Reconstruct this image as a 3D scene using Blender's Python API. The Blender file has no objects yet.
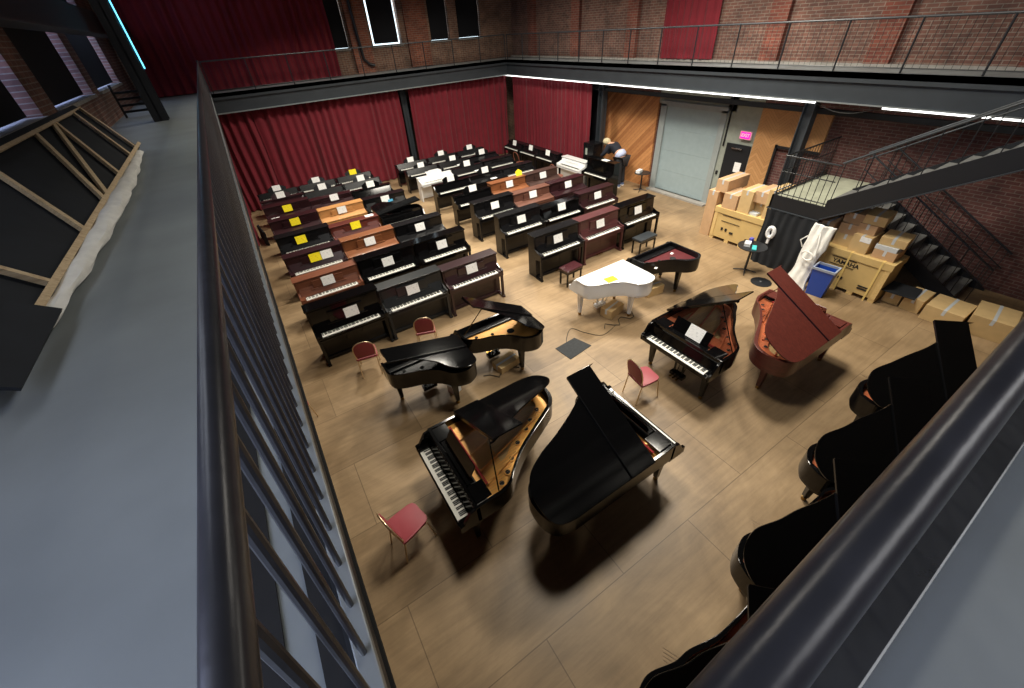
import bpy, bmesh, math, random
from mathutils import Vector, Matrix
random.seed(7)
C = bpy.context.scene.collection
PI = math.pi
R = math.radians

# ------------------------------------------------------------------ materials
def lin(c):
    o = []
    for v in c:
        v /= 255.0
        o.append(v/12.92 if v <= .04045 else ((v+.055)/1.055)**2.4)
    return (o[0], o[1], o[2], 1)

def newmat(name):
    m = bpy.data.materials.new(name); m.use_nodes = True
    nt = m.node_tree
    return m, nt, nt.nodes['Principled BSDF']

def mat(name, col, rough=.5, metal=0, coat=0, var=0, scale=6, bump=0, spec=.5, sheen=0):
    m, nt, b = newmat(name)
    b.inputs['Roughness'].default_value = rough
    b.inputs['Metallic'].default_value = metal
    b.inputs['Coat Weight'].default_value = coat
    b.inputs['Coat Roughness'].default_value = .06
    b.inputs['Specular IOR Level'].default_value = spec
    b.inputs['Sheen Weight'].default_value = sheen
    c = lin(col)
    b.inputs['Base Color'].default_value = c
    if var or bump:
        tc = nt.nodes.new('ShaderNodeTexCoord')
        n = nt.nodes.new('ShaderNodeTexNoise'); n.inputs['Scale'].default_value = scale; n.inputs['Detail'].default_value = 6
        nt.links.new(tc.outputs['Object'], n.inputs['Vector'])
        if var:
            r = nt.nodes.new('ShaderNodeValToRGB')
            r.color_ramp.elements[0].position = .3; r.color_ramp.elements[1].position = .7
            r.color_ramp.elements[0].color = tuple(x*(1-var) for x in c[:3])+(1,)
            r.color_ramp.elements[1].color = tuple(min(1, x*(1+var)) for x in c[:3])+(1,)
            nt.links.new(n.outputs['Fac'], r.inputs['Fac']); nt.links.new(r.outputs['Color'], b.inputs['Base Color'])
        if bump:
            bp = nt.nodes.new('ShaderNodeBump'); bp.inputs['Strength'].default_value = bump; bp.inputs['Distance'].default_value = .02
            nt.links.new(n.outputs['Fac'], bp.inputs['Height']); nt.links.new(bp.outputs['Normal'], b.inputs['Normal'])
    return m

def woodmat(name, c1, c2, rough=.35, coat=.3, scale=3, axis=0):
    m, nt, b = newmat(name)
    tc = nt.nodes.new('ShaderNodeTexCoord'); mp = nt.nodes.new('ShaderNodeMapping')
    s = [9, 9, 9]; s[axis] = .7
    mp.inputs['Scale'].default_value = s
    n = nt.nodes.new('ShaderNodeTexNoise'); n.inputs['Scale'].default_value = scale; n.inputs['Detail'].default_value = 8; n.inputs['Distortion'].default_value = 1.2
    r = nt.nodes.new('ShaderNodeValToRGB')
    r.color_ramp.elements[0].position = .32; r.color_ramp.elements[1].position = .68
    r.color_ramp.elements[0].color = lin(c1); r.color_ramp.elements[1].color = lin(c2)
    nt.links.new(tc.outputs['Object'], mp.inputs['Vector']); nt.links.new(mp.outputs['Vector'], n.inputs['Vector'])
    nt.links.new(n.outputs['Fac'], r.inputs['Fac']); nt.links.new(r.outputs['Color'], b.inputs['Base Color'])
    b.inputs['Roughness'].default_value = rough; b.inputs['Coat Weight'].default_value = coat; b.inputs['Coat Roughness'].default_value = .1
    return m

def emis(name, col, strength):
    m, nt, b = newmat(name)
    b.inputs['Base Color'].default_value = (0, 0, 0, 1)
    b.inputs['Emission Color'].default_value = lin(col); b.inputs['Emission Strength'].default_value = strength
    return m

def brickmat(name, c1, c2, mort, uaxis='Y', scale=1.0, dirt=.5):
    m, nt, b = newmat(name)
    tc = nt.nodes.new('ShaderNodeTexCoord'); sp = nt.nodes.new('ShaderNodeSeparateXYZ'); cb = nt.nodes.new('ShaderNodeCombineXYZ')
    nt.links.new(tc.outputs['Object'], sp.inputs[0])
    nt.links.new(sp.outputs[uaxis], cb.inputs[0]); nt.links.new(sp.outputs['Z'], cb.inputs[1])
    br = nt.nodes.new('ShaderNodeTexBrick')
    br.inputs['Color1'].default_value = lin(c1); br.inputs['Color2'].default_value = lin(c2); br.inputs['Mortar'].default_value = lin(mort)
    br.inputs['Scale'].default_value = 1; br.inputs['Brick Width'].default_value = .22*scale; br.inputs['Row Height'].default_value = .075*scale
    br.inputs['Mortar Size'].default_value = .008*scale
    nt.links.new(cb.outputs[0], br.inputs['Vector'])
    n = nt.nodes.new('ShaderNodeTexNoise'); n.inputs['Scale'].default_value = 1.6; n.inputs['Detail'].default_value = 8; n.inputs['Roughness'].default_value = .7
    nt.links.new(tc.outputs['Object'], n.inputs['Vector'])
    r = nt.nodes.new('ShaderNodeValToRGB'); r.color_ramp.elements[0].position = .35; r.color_ramp.elements[1].position = .65
    r.color_ramp.elements[0].color = (1-dirt, 1-dirt, 1-dirt, 1); r.color_ramp.elements[1].color = (1.15, 1.1, 1.05, 1)
    nt.links.new(n.outputs['Fac'], r.inputs['Fac'])
    mx = nt.nodes.new('ShaderNodeMix'); mx.data_type = 'RGBA'; mx.blend_type = 'MULTIPLY'; mx.inputs[0].default_value = 1
    nt.links.new(br.outputs['Color'], mx.inputs[6]); nt.links.new(r.outputs['Color'], mx.inputs[7])
    nt.links.new(mx.outputs[2], b.inputs['Base Color'])
    bp = nt.nodes.new('ShaderNodeBump'); bp.inputs['Strength'].default_value = .4; bp.inputs['Distance'].default_value = .01; bp.invert = True
    nt.links.new(br.outputs['Fac'], bp.inputs['Height']); nt.links.new(bp.outputs['Normal'], b.inputs['Normal'])
    b.inputs['Roughness'].default_value = .85
    return m

def floormat():
    m, nt, b = newmat('hall_floor_boards')
    tc = nt.nodes.new('ShaderNodeTexCoord')
    br = nt.nodes.new('ShaderNodeTexBrick')
    br.inputs['Color1'].default_value = lin((166, 142, 110)); br.inputs['Color2'].default_value = lin((150, 127, 97)); br.inputs['Mortar'].default_value = lin((122, 102, 78))
    br.inputs['Scale'].default_value = 1; br.inputs['Brick Width'].default_value = 2.44; br.inputs['Row Height'].default_value = 1.22; br.inputs['Mortar Size'].default_value = .006
    mp0 = nt.nodes.new('ShaderNodeMapping'); mp0.inputs['Location'].default_value = (.37, .04, 0)
    nt.links.new(tc.outputs['Object'], mp0.inputs['Vector']); nt.links.new(mp0.outputs['Vector'], br.inputs['Vector'])
    # grain streaks
    mp = nt.nodes.new('ShaderNodeMapping'); mp.inputs['Scale'].default_value = (.6, 6, 1)
    n = nt.nodes.new('ShaderNodeTexNoise'); n.inputs['Scale'].default_value = 2.2; n.inputs['Detail'].default_value = 9; n.inputs['Roughness'].default_value = .65
    nt.links.new(tc.outputs['Object'], mp.inputs['Vector']); nt.links.new(mp.outputs['Vector'], n.inputs['Vector'])
    r = nt.nodes.new('ShaderNodeValToRGB'); r.color_ramp.elements[0].position = .3; r.color_ramp.elements[1].position = .72
    r.color_ramp.elements[0].color = (.72, .70, .68, 1); r.color_ramp.elements[1].color = (1.12, 1.1, 1.06, 1)
    nt.links.new(n.outputs['Fac'], r.inputs['Fac'])
    mx = nt.nodes.new('ShaderNodeMix'); mx.data_type = 'RGBA'; mx.blend_type = 'MULTIPLY'; mx.inputs[0].default_value = .8
    nt.links.new(br.outputs['Color'], mx.inputs[6]); nt.links.new(r.outputs['Color'], mx.inputs[7])
    # worn blotches
    n2 = nt.nodes.new('ShaderNodeTexNoise'); n2.inputs['Scale'].default_value = .7; n2.inputs['Detail'].default_value = 7; n2.inputs['Roughness'].default_value = .6; n2.inputs['Distortion'].default_value = .6
    nt.links.new(tc.outputs['Object'], n2.inputs['Vector'])
    r2 = nt.nodes.new('ShaderNodeValToRGB'); r2.color_ramp.elements[0].position = .32; r2.color_ramp.elements[1].position = .66
    r2.color_ramp.elements[0].color = (.58, .55, .52, 1); r2.color_ramp.elements[1].color = (1.08, 1.08, 1.08, 1)
    nt.links.new(n2.outputs['Fac'], r2.inputs['Fac'])
    mx2 = nt.nodes.new('ShaderNodeMix'); mx2.data_type = 'RGBA'; mx2.blend_type = 'MULTIPLY'; mx2.inputs[0].default_value = 1
    nt.links.new(mx.outputs[2], mx2.inputs[6]); nt.links.new(r2.outputs['Color'], mx2.inputs[7])
    nt.links.new(mx2.outputs[2], b.inputs['Base Color'])
    rr = nt.nodes.new('ShaderNodeMapRange'); rr.inputs[3].default_value = .30; rr.inputs[4].default_value = .55
    nt.links.new(n2.outputs['Fac'], rr.inputs[0]); nt.links.new(rr.outputs[0], b.inputs['Roughness'])
    b.inputs['Specular IOR Level'].default_value = .4
    return m

def chevmat(name, c1, c2, period, half):
    # diagonal planks on a wall that faces X: u = +-y + z
    m, nt, b = newmat(name)
    tc = nt.nodes.new('ShaderNodeTexCoord'); sp = nt.nodes.new('ShaderNodeSeparateXYZ')
    nt.links.new(tc.outputs['Object'], sp.inputs[0])
    def mth(op, a, bb=None):
        n = nt.nodes.new('ShaderNodeMath'); n.operation = op
        for i, v in enumerate((a, bb)):
            if v is None: continue
            if isinstance(v, (int, float)): n.inputs[i].default_value = v
            else: nt.links.new(v, n.inputs[i])
        return n.outputs[0]
    y = sp.outputs['Y']
    yy = mth('PINGPONG', y, half) if half else mth('MULTIPLY', y, 1)
    u = mth('ADD', sp.outputs['Z'], yy)
    k = mth('FLOOR', mth('DIVIDE', u, period))
    f = mth('FRACT', mth('DIVIDE', u, period))
    wn = nt.nodes.new('ShaderNodeTexWhiteNoise'); wn.noise_dimensions = '1D'; nt.links.new(k, wn.inputs['W'])
    n = nt.nodes.new('ShaderNodeTexNoise'); n.inputs['Scale'].default_value = 9; n.inputs['Detail'].default_value = 5
    nt.links.new(tc.outputs['Object'], n.inputs['Vector'])
    s = mth('ADD', mth('MULTIPLY', wn.outputs['Value'], .65), mth('MULTIPLY', n.outputs['Fac'], .35))
    r = nt.nodes.new('ShaderNodeValToRGB'); r.color_ramp.elements[0].position = .15; r.color_ramp.elements[1].position = .85
    r.color_ramp.elements[0].color = lin(c1); r.color_ramp.elements[1].color = lin(c2)
    nt.links.new(s, r.inputs['Fac'])
    edge = mth('GREATER_THAN', f, .06)
    e2 = mth('ADD', mth('MULTIPLY', edge, .55), .45)
    mx = nt.nodes.new('ShaderNodeMix'); mx.data_type = 'RGBA'; mx.blend_type = 'MULTIPLY'; mx.inputs[0].default_value = 1
    nt.links.new(r.outputs['Color'], mx.inputs[6]); nt.links.new(e2, mx.inputs[7])
    nt.links.new(mx.outputs[2], b.inputs['Base Color']); b.inputs['Roughness'].default_value = .6
    return m

M = {}
M['black'] = mat('gloss_black', (9, 9, 10), .09, spec=.42)
M['satin'] = mat('satin_black', (17, 17, 19), .26, spec=.35)
M['greyblack'] = mat('worn_black', (34, 36, 38), .3, var=.15, spec=.45)
M['darkmah'] = woodmat('dark_mahogany', (34, 17, 21), (50, 25, 29), .3, .15)
M['redmah'] = woodmat('red_mahogany', (80, 36, 30), (98, 46, 38), .35, .15)
M['cherry'] = woodmat('cherry_wood', (66, 32, 34), (84, 44, 45), .4, .1)
M['walnut'] = woodmat('walnut', (98, 54, 36), (124, 74, 52), .4, .1)
M['brown'] = woodmat('brown_wood', (108, 62, 36), (138, 86, 52), .4, .1)
M['oak'] = woodmat('honey_oak', (172, 118, 68), (200, 148, 92), .4, .1)
M['dullbrown'] = woodmat('dull_brown', (52, 36, 32), (72, 50, 44), .45, .1)
M['tan'] = woodmat('tan_mahogany', (86, 54, 44), (110, 72, 58), .45, .1)
M['white_piano'] = mat('white_lacquer', (232, 234, 234), .12, coat=.5)
M['ivory'] = mat('white_key', (238, 236, 228), .25)
M['ebony'] = mat('black_key', (10, 10, 10), .3)
M['keygap'] = mat('key_gap', (60, 56, 52), .8)
M['brass'] = mat('brass', (205, 160, 80), .25, metal=1)
M['gold'] = mat('gold_plate_paint', (236, 174, 92), .36, metal=.3, var=.08)
M['copper'] = mat('copper_plate_paint', (200, 112, 74), .36, metal=.3, var=.1)
M['redplate'] = mat('dark_red_plate', (92, 38, 42), .4, metal=.2, var=.1)
M['spruce'] = woodmat('soundboard_spruce', (196, 160, 104), (222, 190, 134), .5, .1, axis=1)
M['string'] = mat('piano_strings', (168, 150, 140), .3, metal=.9)
M['felt'] = mat('red_felt', (150, 40, 40), .9)
M['chrome'] = mat('chrome', (190, 190, 190), .2, metal=1)
M['caster'] = mat('caster_brass', (150, 120, 70), .3, metal=1)

def papermat(name, col, ink):
    m, nt, b = newmat(name)
    tc = nt.nodes.new('ShaderNodeTexCoord'); mp = nt.nodes.new('ShaderNodeMapping'); mp.inputs['Scale'].default_value = (14, 1, 52)
    n = nt.nodes.new('ShaderNodeTexNoise'); n.inputs['Scale'].default_value = 1.0; n.inputs['Detail'].default_value = 2
    nt.links.new(tc.outputs['Object'], mp.inputs['Vector']); nt.links.new(mp.outputs['Vector'], n.inputs['Vector'])
    r = nt.nodes.new('ShaderNodeValToRGB'); r.color_ramp.elements[0].position = .36; r.color_ramp.elements[1].position = .46
    r.color_ramp.elements[0].color = lin(ink); r.color_ramp.elements[1].color = lin(col)
    nt.links.new(n.outputs['Fac'], r.inputs['Fac']); nt.links.new(r.outputs['Color'], b.inputs['Base Color'])
    b.inputs['Roughness'].default_value = .7
    return m
M['paper'] = papermat('white_paper', (240, 240, 238), (216, 216, 216))
M['yellow'] = papermat('yellow_paper', (246, 226, 20), (226, 200, 20))

M['floor'] = floormat()
M['gfloor'] = mat('gallery_concrete', (128, 134, 136), .5, var=.12, scale=1.5, bump=.05)
M['steel'] = mat('painted_steel', (52, 57, 62), .42, var=.1, scale=3)
M['steel_dk'] = mat('dark_steel', (30, 32, 36), .4)
M['rail'] = mat('rail_pipe_paint', (62, 62, 66), .3, metal=.25, var=.2, scale=14, bump=.08)
M['bar'] = mat('worn_bar_steel', (92, 94, 98), .25, metal=.7, var=.15, scale=5)
M['lip'] = mat('bare_steel_edge', (170, 176, 178), .3, metal=.6)  # pale tone stands in for light reflected along the steel edges
M['brickX'] = brickmat('old_brick_side', (128, 90, 78), (106, 74, 66), (140, 128, 118), 'Y')
M['brickXred'] = brickmat('red_brick_side', (112, 72, 68), (96, 58, 56), (124, 110, 104), 'Y')
M['brickY'] = brickmat('old_brick_back', (142, 104, 84), (122, 88, 72), (150, 138, 124), 'X')
M['brickL'] = brickmat('brick_reveal', (150, 120, 112), (128, 98, 92), (160, 150, 145), 'X', dirt=.3)
M['pier'] = brickmat('brick_pier', (150, 86, 62), (120, 66, 50), (140, 120, 106), 'X', dirt=.35)
M['pierX'] = brickmat('brick_pier_side', (134, 74, 60), (112, 60, 50), (130, 112, 100), 'Y', dirt=.35)
M['ledge'] = mat('stone_ledge', (150, 146, 140), .8, var=.15)
M['plaster'] = mat('grey_plaster', (150, 156, 146), .8, var=.08)
M['gate'] = mat('pale_grey_shutter', (150, 166, 170), .5, var=.04)
M['frame'] = mat('grey_frame', (148, 156, 156), .5, var=.05)
M['doorblk'] = mat('black_door', (22, 26, 32), .45)
M['blind'] = mat('blackout_blind', (12, 14, 20), .9)
M['blackcloth'] = mat('black_cloth', (22, 25, 30), .9, var=.2, scale=4)
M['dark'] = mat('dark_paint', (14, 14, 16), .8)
M['curtain'] = mat('red_velvet', (112, 15, 32), .85, var=.12, scale=3, sheen=.1)
M['curtain_up'] = mat('dark_red_velvet', (110, 14, 30), .85, var=.12, scale=3, sheen=.05)
M['chevA'] = chevmat('diagonal_planks', (150, 92, 52), (206, 146, 92), .16, 0)
M['chevB'] = chevmat('chevron_planks', (178, 130, 82), (196, 148, 98), .10, .35)
M['card'] = mat('cardboard', (200, 170, 120), .8, var=.08, scale=5)
M['card2'] = mat('pink_cardboard', (192, 156, 118), .8, var=.08, scale=5)
M['crate'] = mat('crate_board', (202, 172, 112), .75, var=.06, scale=4)
M['cratewood'] = woodmat('crate_wood', (206, 172, 108), (222, 192, 134), .7, 0)
M['ink'] = mat('printed_ink', (30, 26, 22), .8)
M['tape'] = mat('clear_tape', (200, 206, 210), .2, coat=.5)
M['strap'] = mat('strap', (226, 196, 120), .6)
M['bluebin'] = mat('blue_plastic', (34, 74, 170), .35)
M['binrim'] = mat('grey_liner', (150, 160, 178), .4)
M['canvas'] = mat('white_cloth', (222, 220, 214), .9, var=.08, scale=9, bump=.4)
M['redseat'] = mat('red_vinyl', (150, 64, 72), .5, var=.06)
M['redback'] = mat('dark_red_fabric', (140, 52, 58), .6, var=.08)
M['chairmetal'] = mat('champagne_metal', (206, 184, 150), .3, metal=.8)
M['bench_mar'] = mat('maroon_leather', (64, 32, 36), .22, coat=.3)
M['bench_blk'] = mat('black_leather', (46, 50, 54), .35)
M['pine'] = woodmat('pine_strut', (170, 146, 114), (200, 178, 144), .7, 0, axis=0)
M['skin'] = mat('skin', (214, 168, 142), .55)
M['hair'] = mat('fair_hair', (196, 184, 150), .8, var=.15, scale=20)
M['jacket'] = mat('navy_jacket', (30, 34, 46), .85)
M['shirt'] = mat('pale_shirt', (190, 200, 232), .8, var=.1)
M['trouser'] = mat('dark_trousers', (38, 38, 42), .9)
M['shoe'] = mat('blue_shoe', (92, 108, 142), .7)
M['sole'] = mat('white_sole', (220, 220, 220), .6)
M['step'] = mat('stair_tread', (112, 112, 110), .6, var=.15)
M['landing'] = mat('landing_plate', (168, 170, 150), .55, var=.1)
M['sky'] = emis('daylight_glass', (160, 180, 235), 1.8)
M['skyfar'] = emis('daylight_gap', (205, 225, 235), 1.6)
M['led'] = emis('tube_light', (255, 255, 250), 2)
M['cyan'] = emis('cyan_tube', (90, 200, 240), 2.2)
M['exit'] = emis('exit_glow', (255, 20, 140), 1.4)
M['exitrim'] = mat('exit_housing', (220, 170, 190), .4)
M['duct'] = mat('dark_duct', (20, 20, 24), .5)
M['teal'] = mat('teal_card', (70, 190, 190), .5)
M['purple'] = mat('purple_plastic', (90, 90, 180), .4)
M['white'] = mat('plain_white', (236, 236, 236), .45)
M['bluemask'] = mat('light_blue_card', (90, 180, 225), .6)
M['cable'] = mat('black_cable', (24, 24, 24), .6)
M['mat'] = mat('charcoal_mat', (46, 48, 50), .9, var=.2, scale=30)
M['bentwood'] = woodmat('bentwood', (120, 66, 52), (150, 90, 70), .35, .3)

# ------------------------------------------------------------------ mesh helpers
def box(bm, x0, x1, y0, y1, z0, z1, T=None):
    v = [bm.verts.new(((x0, x1)[i & 1], (y0, y1)[i >> 1 & 1], (z0, z1)[i >> 2 & 1])) for i in range(8)]
    for f in ((0, 2, 3, 1), (4, 5, 7, 6), (0, 1, 5, 4), (2, 6, 7, 3), (0, 4, 6, 2), (1, 3, 7, 5)):
        bm.faces.new([v[i] for i in f])
    if T is not None:
        for q in v: q.co = T @ q.co
    return v

def prism(bm, pts, z0, z1, T=None):
    """pts: CCW list of (x,y); extruded z0..z1"""
    lo = [bm.verts.new((p[0], p[1], z0)) for p in pts]; hi = [bm.verts.new((p[0], p[1], z1)) for p in pts]
    n = len(pts)
    bm.faces.new(hi); bm.faces.new(lo[::-1])
    for i in range(n):
        bm.faces.new((lo[i], lo[(i+1) % n], hi[(i+1) % n], hi[i]))
    if T is not None:
        for q in lo+hi: q.co = T @ q.co
    return lo+hi

def prism_x(bm, pts, x0, x1):
    """profile pts (y,z) extruded along x"""
    T = Matrix(((0, 0, 1, 0), (1, 0, 0, 0), (0, 1, 0, 0), (0, 0, 0, 1)))
    return prism(bm, pts, x0, x1, T)

def wall(bm, outer, inner, z0, z1):
    n = len(outer)
    ol = [bm.verts.new((p[0], p[1], z0)) for p in outer]; oh = [bm.verts.new((p[0], p[1], z1)) for p in outer]
    il = [bm.verts.new((p[0], p[1], z0)) for p in inner]; ih = [bm.verts.new((p[0], p[1], z1)) for p in inner]
    for i in range(n):
        j = (i+1) % n
        bm.faces.new((ol[i], ol[j], oh[j], oh[i])); bm.faces.new((il[j], il[i], ih[i], ih[j]))
        bm.faces.new((oh[i], oh[j], ih[j], ih[i])); bm.faces.new((ol[j], ol[i], il[i], il[j]))

def tube(bm, path, r, seg=8, closed=False, r2=None):
    path = [Vector(p) for p in path]; n = len(path); rings = []
    up = None
    for i, p in enumerate(path):
        if closed: d = path[(i+1) % n]-path[i-1]
        else: d = path[min(i+1, n-1)]-path[max(i-1, 0)]
        d.normalize()
        if up is None: up = Vector((0, 0, 1)) if abs(d.z) < .9 else Vector((1, 0, 0))
        a = d.cross(up)
        if a.length < 1e-4: a = d.cross(Vector((0, 1, 0)))
        a.normalize(); b = a.cross(d).normalized(); up = b
        rr = r if r2 is None else r+(r2-r)*i/(n-1)
        rings.append([bm.verts.new(p+a*math.cos(2*PI*k/seg)*rr+b*math.sin(2*PI*k/seg)*rr) for k in range(seg)])
    m = n if closed else n-1
    for i in range(m):
        A, B = rings[i], rings[(i+1) % n]
        for k in range(seg): bm.faces.new((A[k], A[(k+1) % seg], B[(k+1) % seg], B[k]))
    if not closed:
        bm.faces.new(rings[0][::-1]); bm.faces.new(rings[-1])

def lathe(bm, prof, cx=0, cy=0, seg=20):
    rings = []
    for r, z in prof:
        rings.append([bm.verts.new((cx+r*math.cos(2*PI*k/seg), cy+r*math.sin(2*PI*k/seg), z)) for k in range(seg)])
    for i in range(len(prof)-1):
        A, B = rings[i], rings[i+1]
        for k in range(seg): bm.faces.new((A[k], A[(k+1) % seg], B[(k+1) % seg], B[k]))
    bm.faces.new(rings[0][::-1]); bm.faces.new(rings[-1])

def finish(bm, name, m, bevel=0, smooth=False):
    bmesh.ops.recalc_face_normals(bm, faces=bm.faces)
    if bevel:
        bmesh.ops.bevel(bm, geom=[e for e in bm.edges if len(e.link_faces) == 2 and e.calc_face_angle(0) > .6], offset=bevel, segments=2, affect='EDGES', profile=.6)
    me = bpy.data.meshes.new(name); bm.to_mesh(me); bm.free()
    me.materials.append(m)
    if smooth:
        for p in me.polygons: p.use_smooth = True
        try: me.set_sharp_from_angle(angle=R(35))
        except Exception: pass
    return me

def link(name, me, parent=None, loc=None, rz=None):
    o = bpy.data.objects.new(name, me); C.objects.link(o)
    if parent is not None: o.parent = parent
    if loc is not None: o.location = loc
    if rz is not None: o.rotation_euler = (0, 0, rz)
    return o

cache = {}
def part(name, key, m, fn, parent, bevel=0, smooth=False, loc=None, rz=None, label=None):
    """fn(bm) builds; key (or None) shares the mesh between copies"""
    k = (name, key, m.name) if key is not None else None
    me = cache.get(k) if k else None
    if me is None:
        bm = bmesh.new(); fn(bm); me = finish(bm, name, m, bevel, smooth)
        if k: cache[k] = me
    o = link(name, me, parent, loc, rz)
    if label: o['label'] = label
    return o

def tag(o, label, cat, group=None, kind=None):
    o['label'] = label; o['category'] = cat
    if group: o['group'] = group
    if kind: o['kind'] = kind
    return o

def thing(name, label, cat, loc=(0, 0, 0), rz=0, group=None):
    o = bpy.data.objects.new(name, None); C.objects.link(o)
    o.empty_display_size = .2; o.location = loc; o.rotation_euler = (0, 0, rz)
    return tag(o, label, cat, group)

def struct(name, m, fn, bevel=0, smooth=False, label=None, parent=None):
    o = part(name, None, m, fn, parent, bevel, smooth)
    if parent is None: o['kind'] = 'structure'
    if label: o['label'] = label
    return o

def single(name, m, fn, label, cat, loc=(0, 0, 0), rz=0, group=None, key=None, bevel=0, smooth=False):
    o = part(name, key, m, fn, None, bevel, smooth, loc, rz)
    return tag(o, label, cat, group)

def text_mesh(s, size, m, name, extrude=.001):
    cu = bpy.data.curves.new('t', 'FONT'); cu.body = s; cu.size = size; cu.extrude = extrude; cu.offset = size*.035
    cu.align_x = 'CENTER'; cu.align_y = 'CENTER'
    o = bpy.data.objects.new('t', cu); C.objects.link(o)
    bpy.context.view_layer.update()
    me = bpy.data.meshes.new_from_object(o.evaluated_get(bpy.context.evaluated_depsgraph_get()))
    bpy.data.objects.remove(o); me.materials.clear(); me.materials.append(m); me.name = name
    return me

# ------------------------------------------------------------------ levels
GX, GY = 12.2, 19.45        # gallery edge on the right / at the back
ZB, ZF = 3.66, 4.27         # beam underside, gallery floor
WX, WY, WL = 13.4, 20.7, -2.35
YN = -3.2; TOP = 9.8
ZR = 5.25                   # top rail

# ------------------------------------------------------------------ setting
struct('floor', M['floor'], lambda bm: box(bm, WL-.3, WX+.3, YN-.3, WY+.3, -.1, 0))
struct('ceiling', M['dark'], lambda bm: box(bm, WL-.3, WX+.3, YN-.3, WY+.3, TOP, TOP+.1))
for i, y in enumerate((1.5, 5.5, 9.5, 13.5, 17.5)):
    def tr(bm, y=y):
        box(bm, WL, WX, y-.08, y+.08, 9.5, 9.7); box(bm, WL, WX, y-.08, y+.08, 8.7, 8.85)
        x = WL
        while x < WX-1:
            tube(bm, [(x, y, 8.8), (x+.8, y, 9.6)], .04, 6); tube(bm, [(x+.8, y, 9.6), (x+1.6, y, 8.8)], .04, 6); x += 1.6
    struct('trim_%d' % (20+i), M['dark'], tr)
# gallery slabs
struct('gallery_floor', M['gfloor'], lambda bm: box(bm, WL, -.22, YN, WY, 4.15, ZF), label='grey concrete floor of the left gallery')
struct('gallery_floor', M['gfloor'], lambda bm: box(bm, -.26, WX, YN, -.10, 4.15, ZF), label='grey concrete floor of the near gallery')
struct('gallery_floor', M['gfloor'], lambda bm: box(bm, -.26, WX, GY, WY, 4.15, ZF), label='grey floor of the back gallery')
struct('gallery_floor', M['gfloor'], lambda bm: box(bm, GX, WX, -.10, GY, 4.15, ZF), label='grey floor of the right gallery')

def fascia_x(bm, y, x0, x1, s):
    # s = +1: open hall on the -y side (back beam); s=-1 near beam
    box(bm, x0, x1, *sorted((y, y+s*.05)), ZF-.2, ZF)
    box(bm, x0, x1, *sorted((y+s*.06, y+s*.12)), ZB, ZF-.2)
def fascia_y(bm, x, y0, y1, s):
    box(bm, *sorted((x, x+s*.05)), y0, y1, ZF-.2, ZF)
    box(bm, *sorted((x+s*.06, x+s*.12)), y0, y1, ZB, ZF-.2)
struct('trim_1', M['steel'], lambda bm: fascia_x(bm, GY, -.3, GX+.1, 1), label='steel beam under the back gallery')
struct('trim_2', M['steel'], lambda bm: fascia_y(bm, GX, -.1, GY+.1, 1), label='steel beam under the right gallery')
struct('trim_3', M['steel_dk'], lambda bm: fascia_y(bm, -.22, -.1, GY, -1), label='steel beam under the left gallery')
struct('trim_4', M['steel_dk'], lambda bm: fascia_x(bm, -.12, -.3, GX, -1), label='steel beam under the near gallery')
struct('trim_5', M['lip'], lambda bm: box(bm, -.3, GX, GY-.01, GY+.15, ZB-.035, ZB))
struct('trim_6', M['lip'], lambda bm: box(bm, GX-.01, GX+.15, -.1, GY, ZB-.02, ZB))
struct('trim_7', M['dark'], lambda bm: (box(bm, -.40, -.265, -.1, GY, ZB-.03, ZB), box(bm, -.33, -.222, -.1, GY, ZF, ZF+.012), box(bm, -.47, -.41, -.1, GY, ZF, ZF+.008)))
# underside joists of the right gallery (dark)
def joists(bm):
    y = .5
    while y < GY:
        box(bm, GX+.15, WX, y-.05, y+.05, 3.75, 4.1); y += 1.2
    box(bm, GX+.5, GX+.62, -.1, GY, 3.3, 3.42)
struct('trim_8', M['dark'], joists)

# walls: left wall with window openings
LW = [(-2.0, 1.4), (2.3, 5.5), (6.3, 9.6), (10.45, 13.85), (14.6, 18.3)]
def left_wall(bm):
    x0, x1 = WL-.45, WL
    box(bm, x0, x1, YN, WY, 0, 4.88); box(bm, x0, x1, YN, WY, 8.2, TOP)
    ys = [YN]+[v for w in LW for v in w]+[WY]
    for i in range(0, len(ys), 2): box(bm, x0, x1, ys[i], ys[i+1], 4.88, 8.2)
struct('wall_left', M['brickX'], left_wall)
for i, (a, b) in enumerate(LW):
    w = struct('window_%d' % (i+1), M['sky'], lambda bm: box(bm, WL-.44, WL-.42, a, b, 4.88, 8.2))
    def fr(bm):
        box(bm, WL-.42, WL-.38, a, b, 6.5, 6.56); box(bm, WL-.42, WL-.38, a, a+.06, 4.88, 8.2); box(bm, WL-.42, WL-.38, b-.06, b, 4.88, 8.2)
    part('window_frame', None, M['dark'], fr, w)
    part('window_sill', None, M['ledge'], lambda bm: box(bm, WL-.42, WL+.05, a-.02, b+.02, 4.86, 4.92), w)
    if i >= 1:
        single('blackout_blind', M['blind'], lambda bm: box(bm, WL-.16, WL-.12, a+.02, b-.24, 4.95, 8.15),
               'black blackout blind in the %s window along the left wall' % ('nearest', 'second nearest', 'third nearest', 'farthest')[i-1], 'blind')
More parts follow.
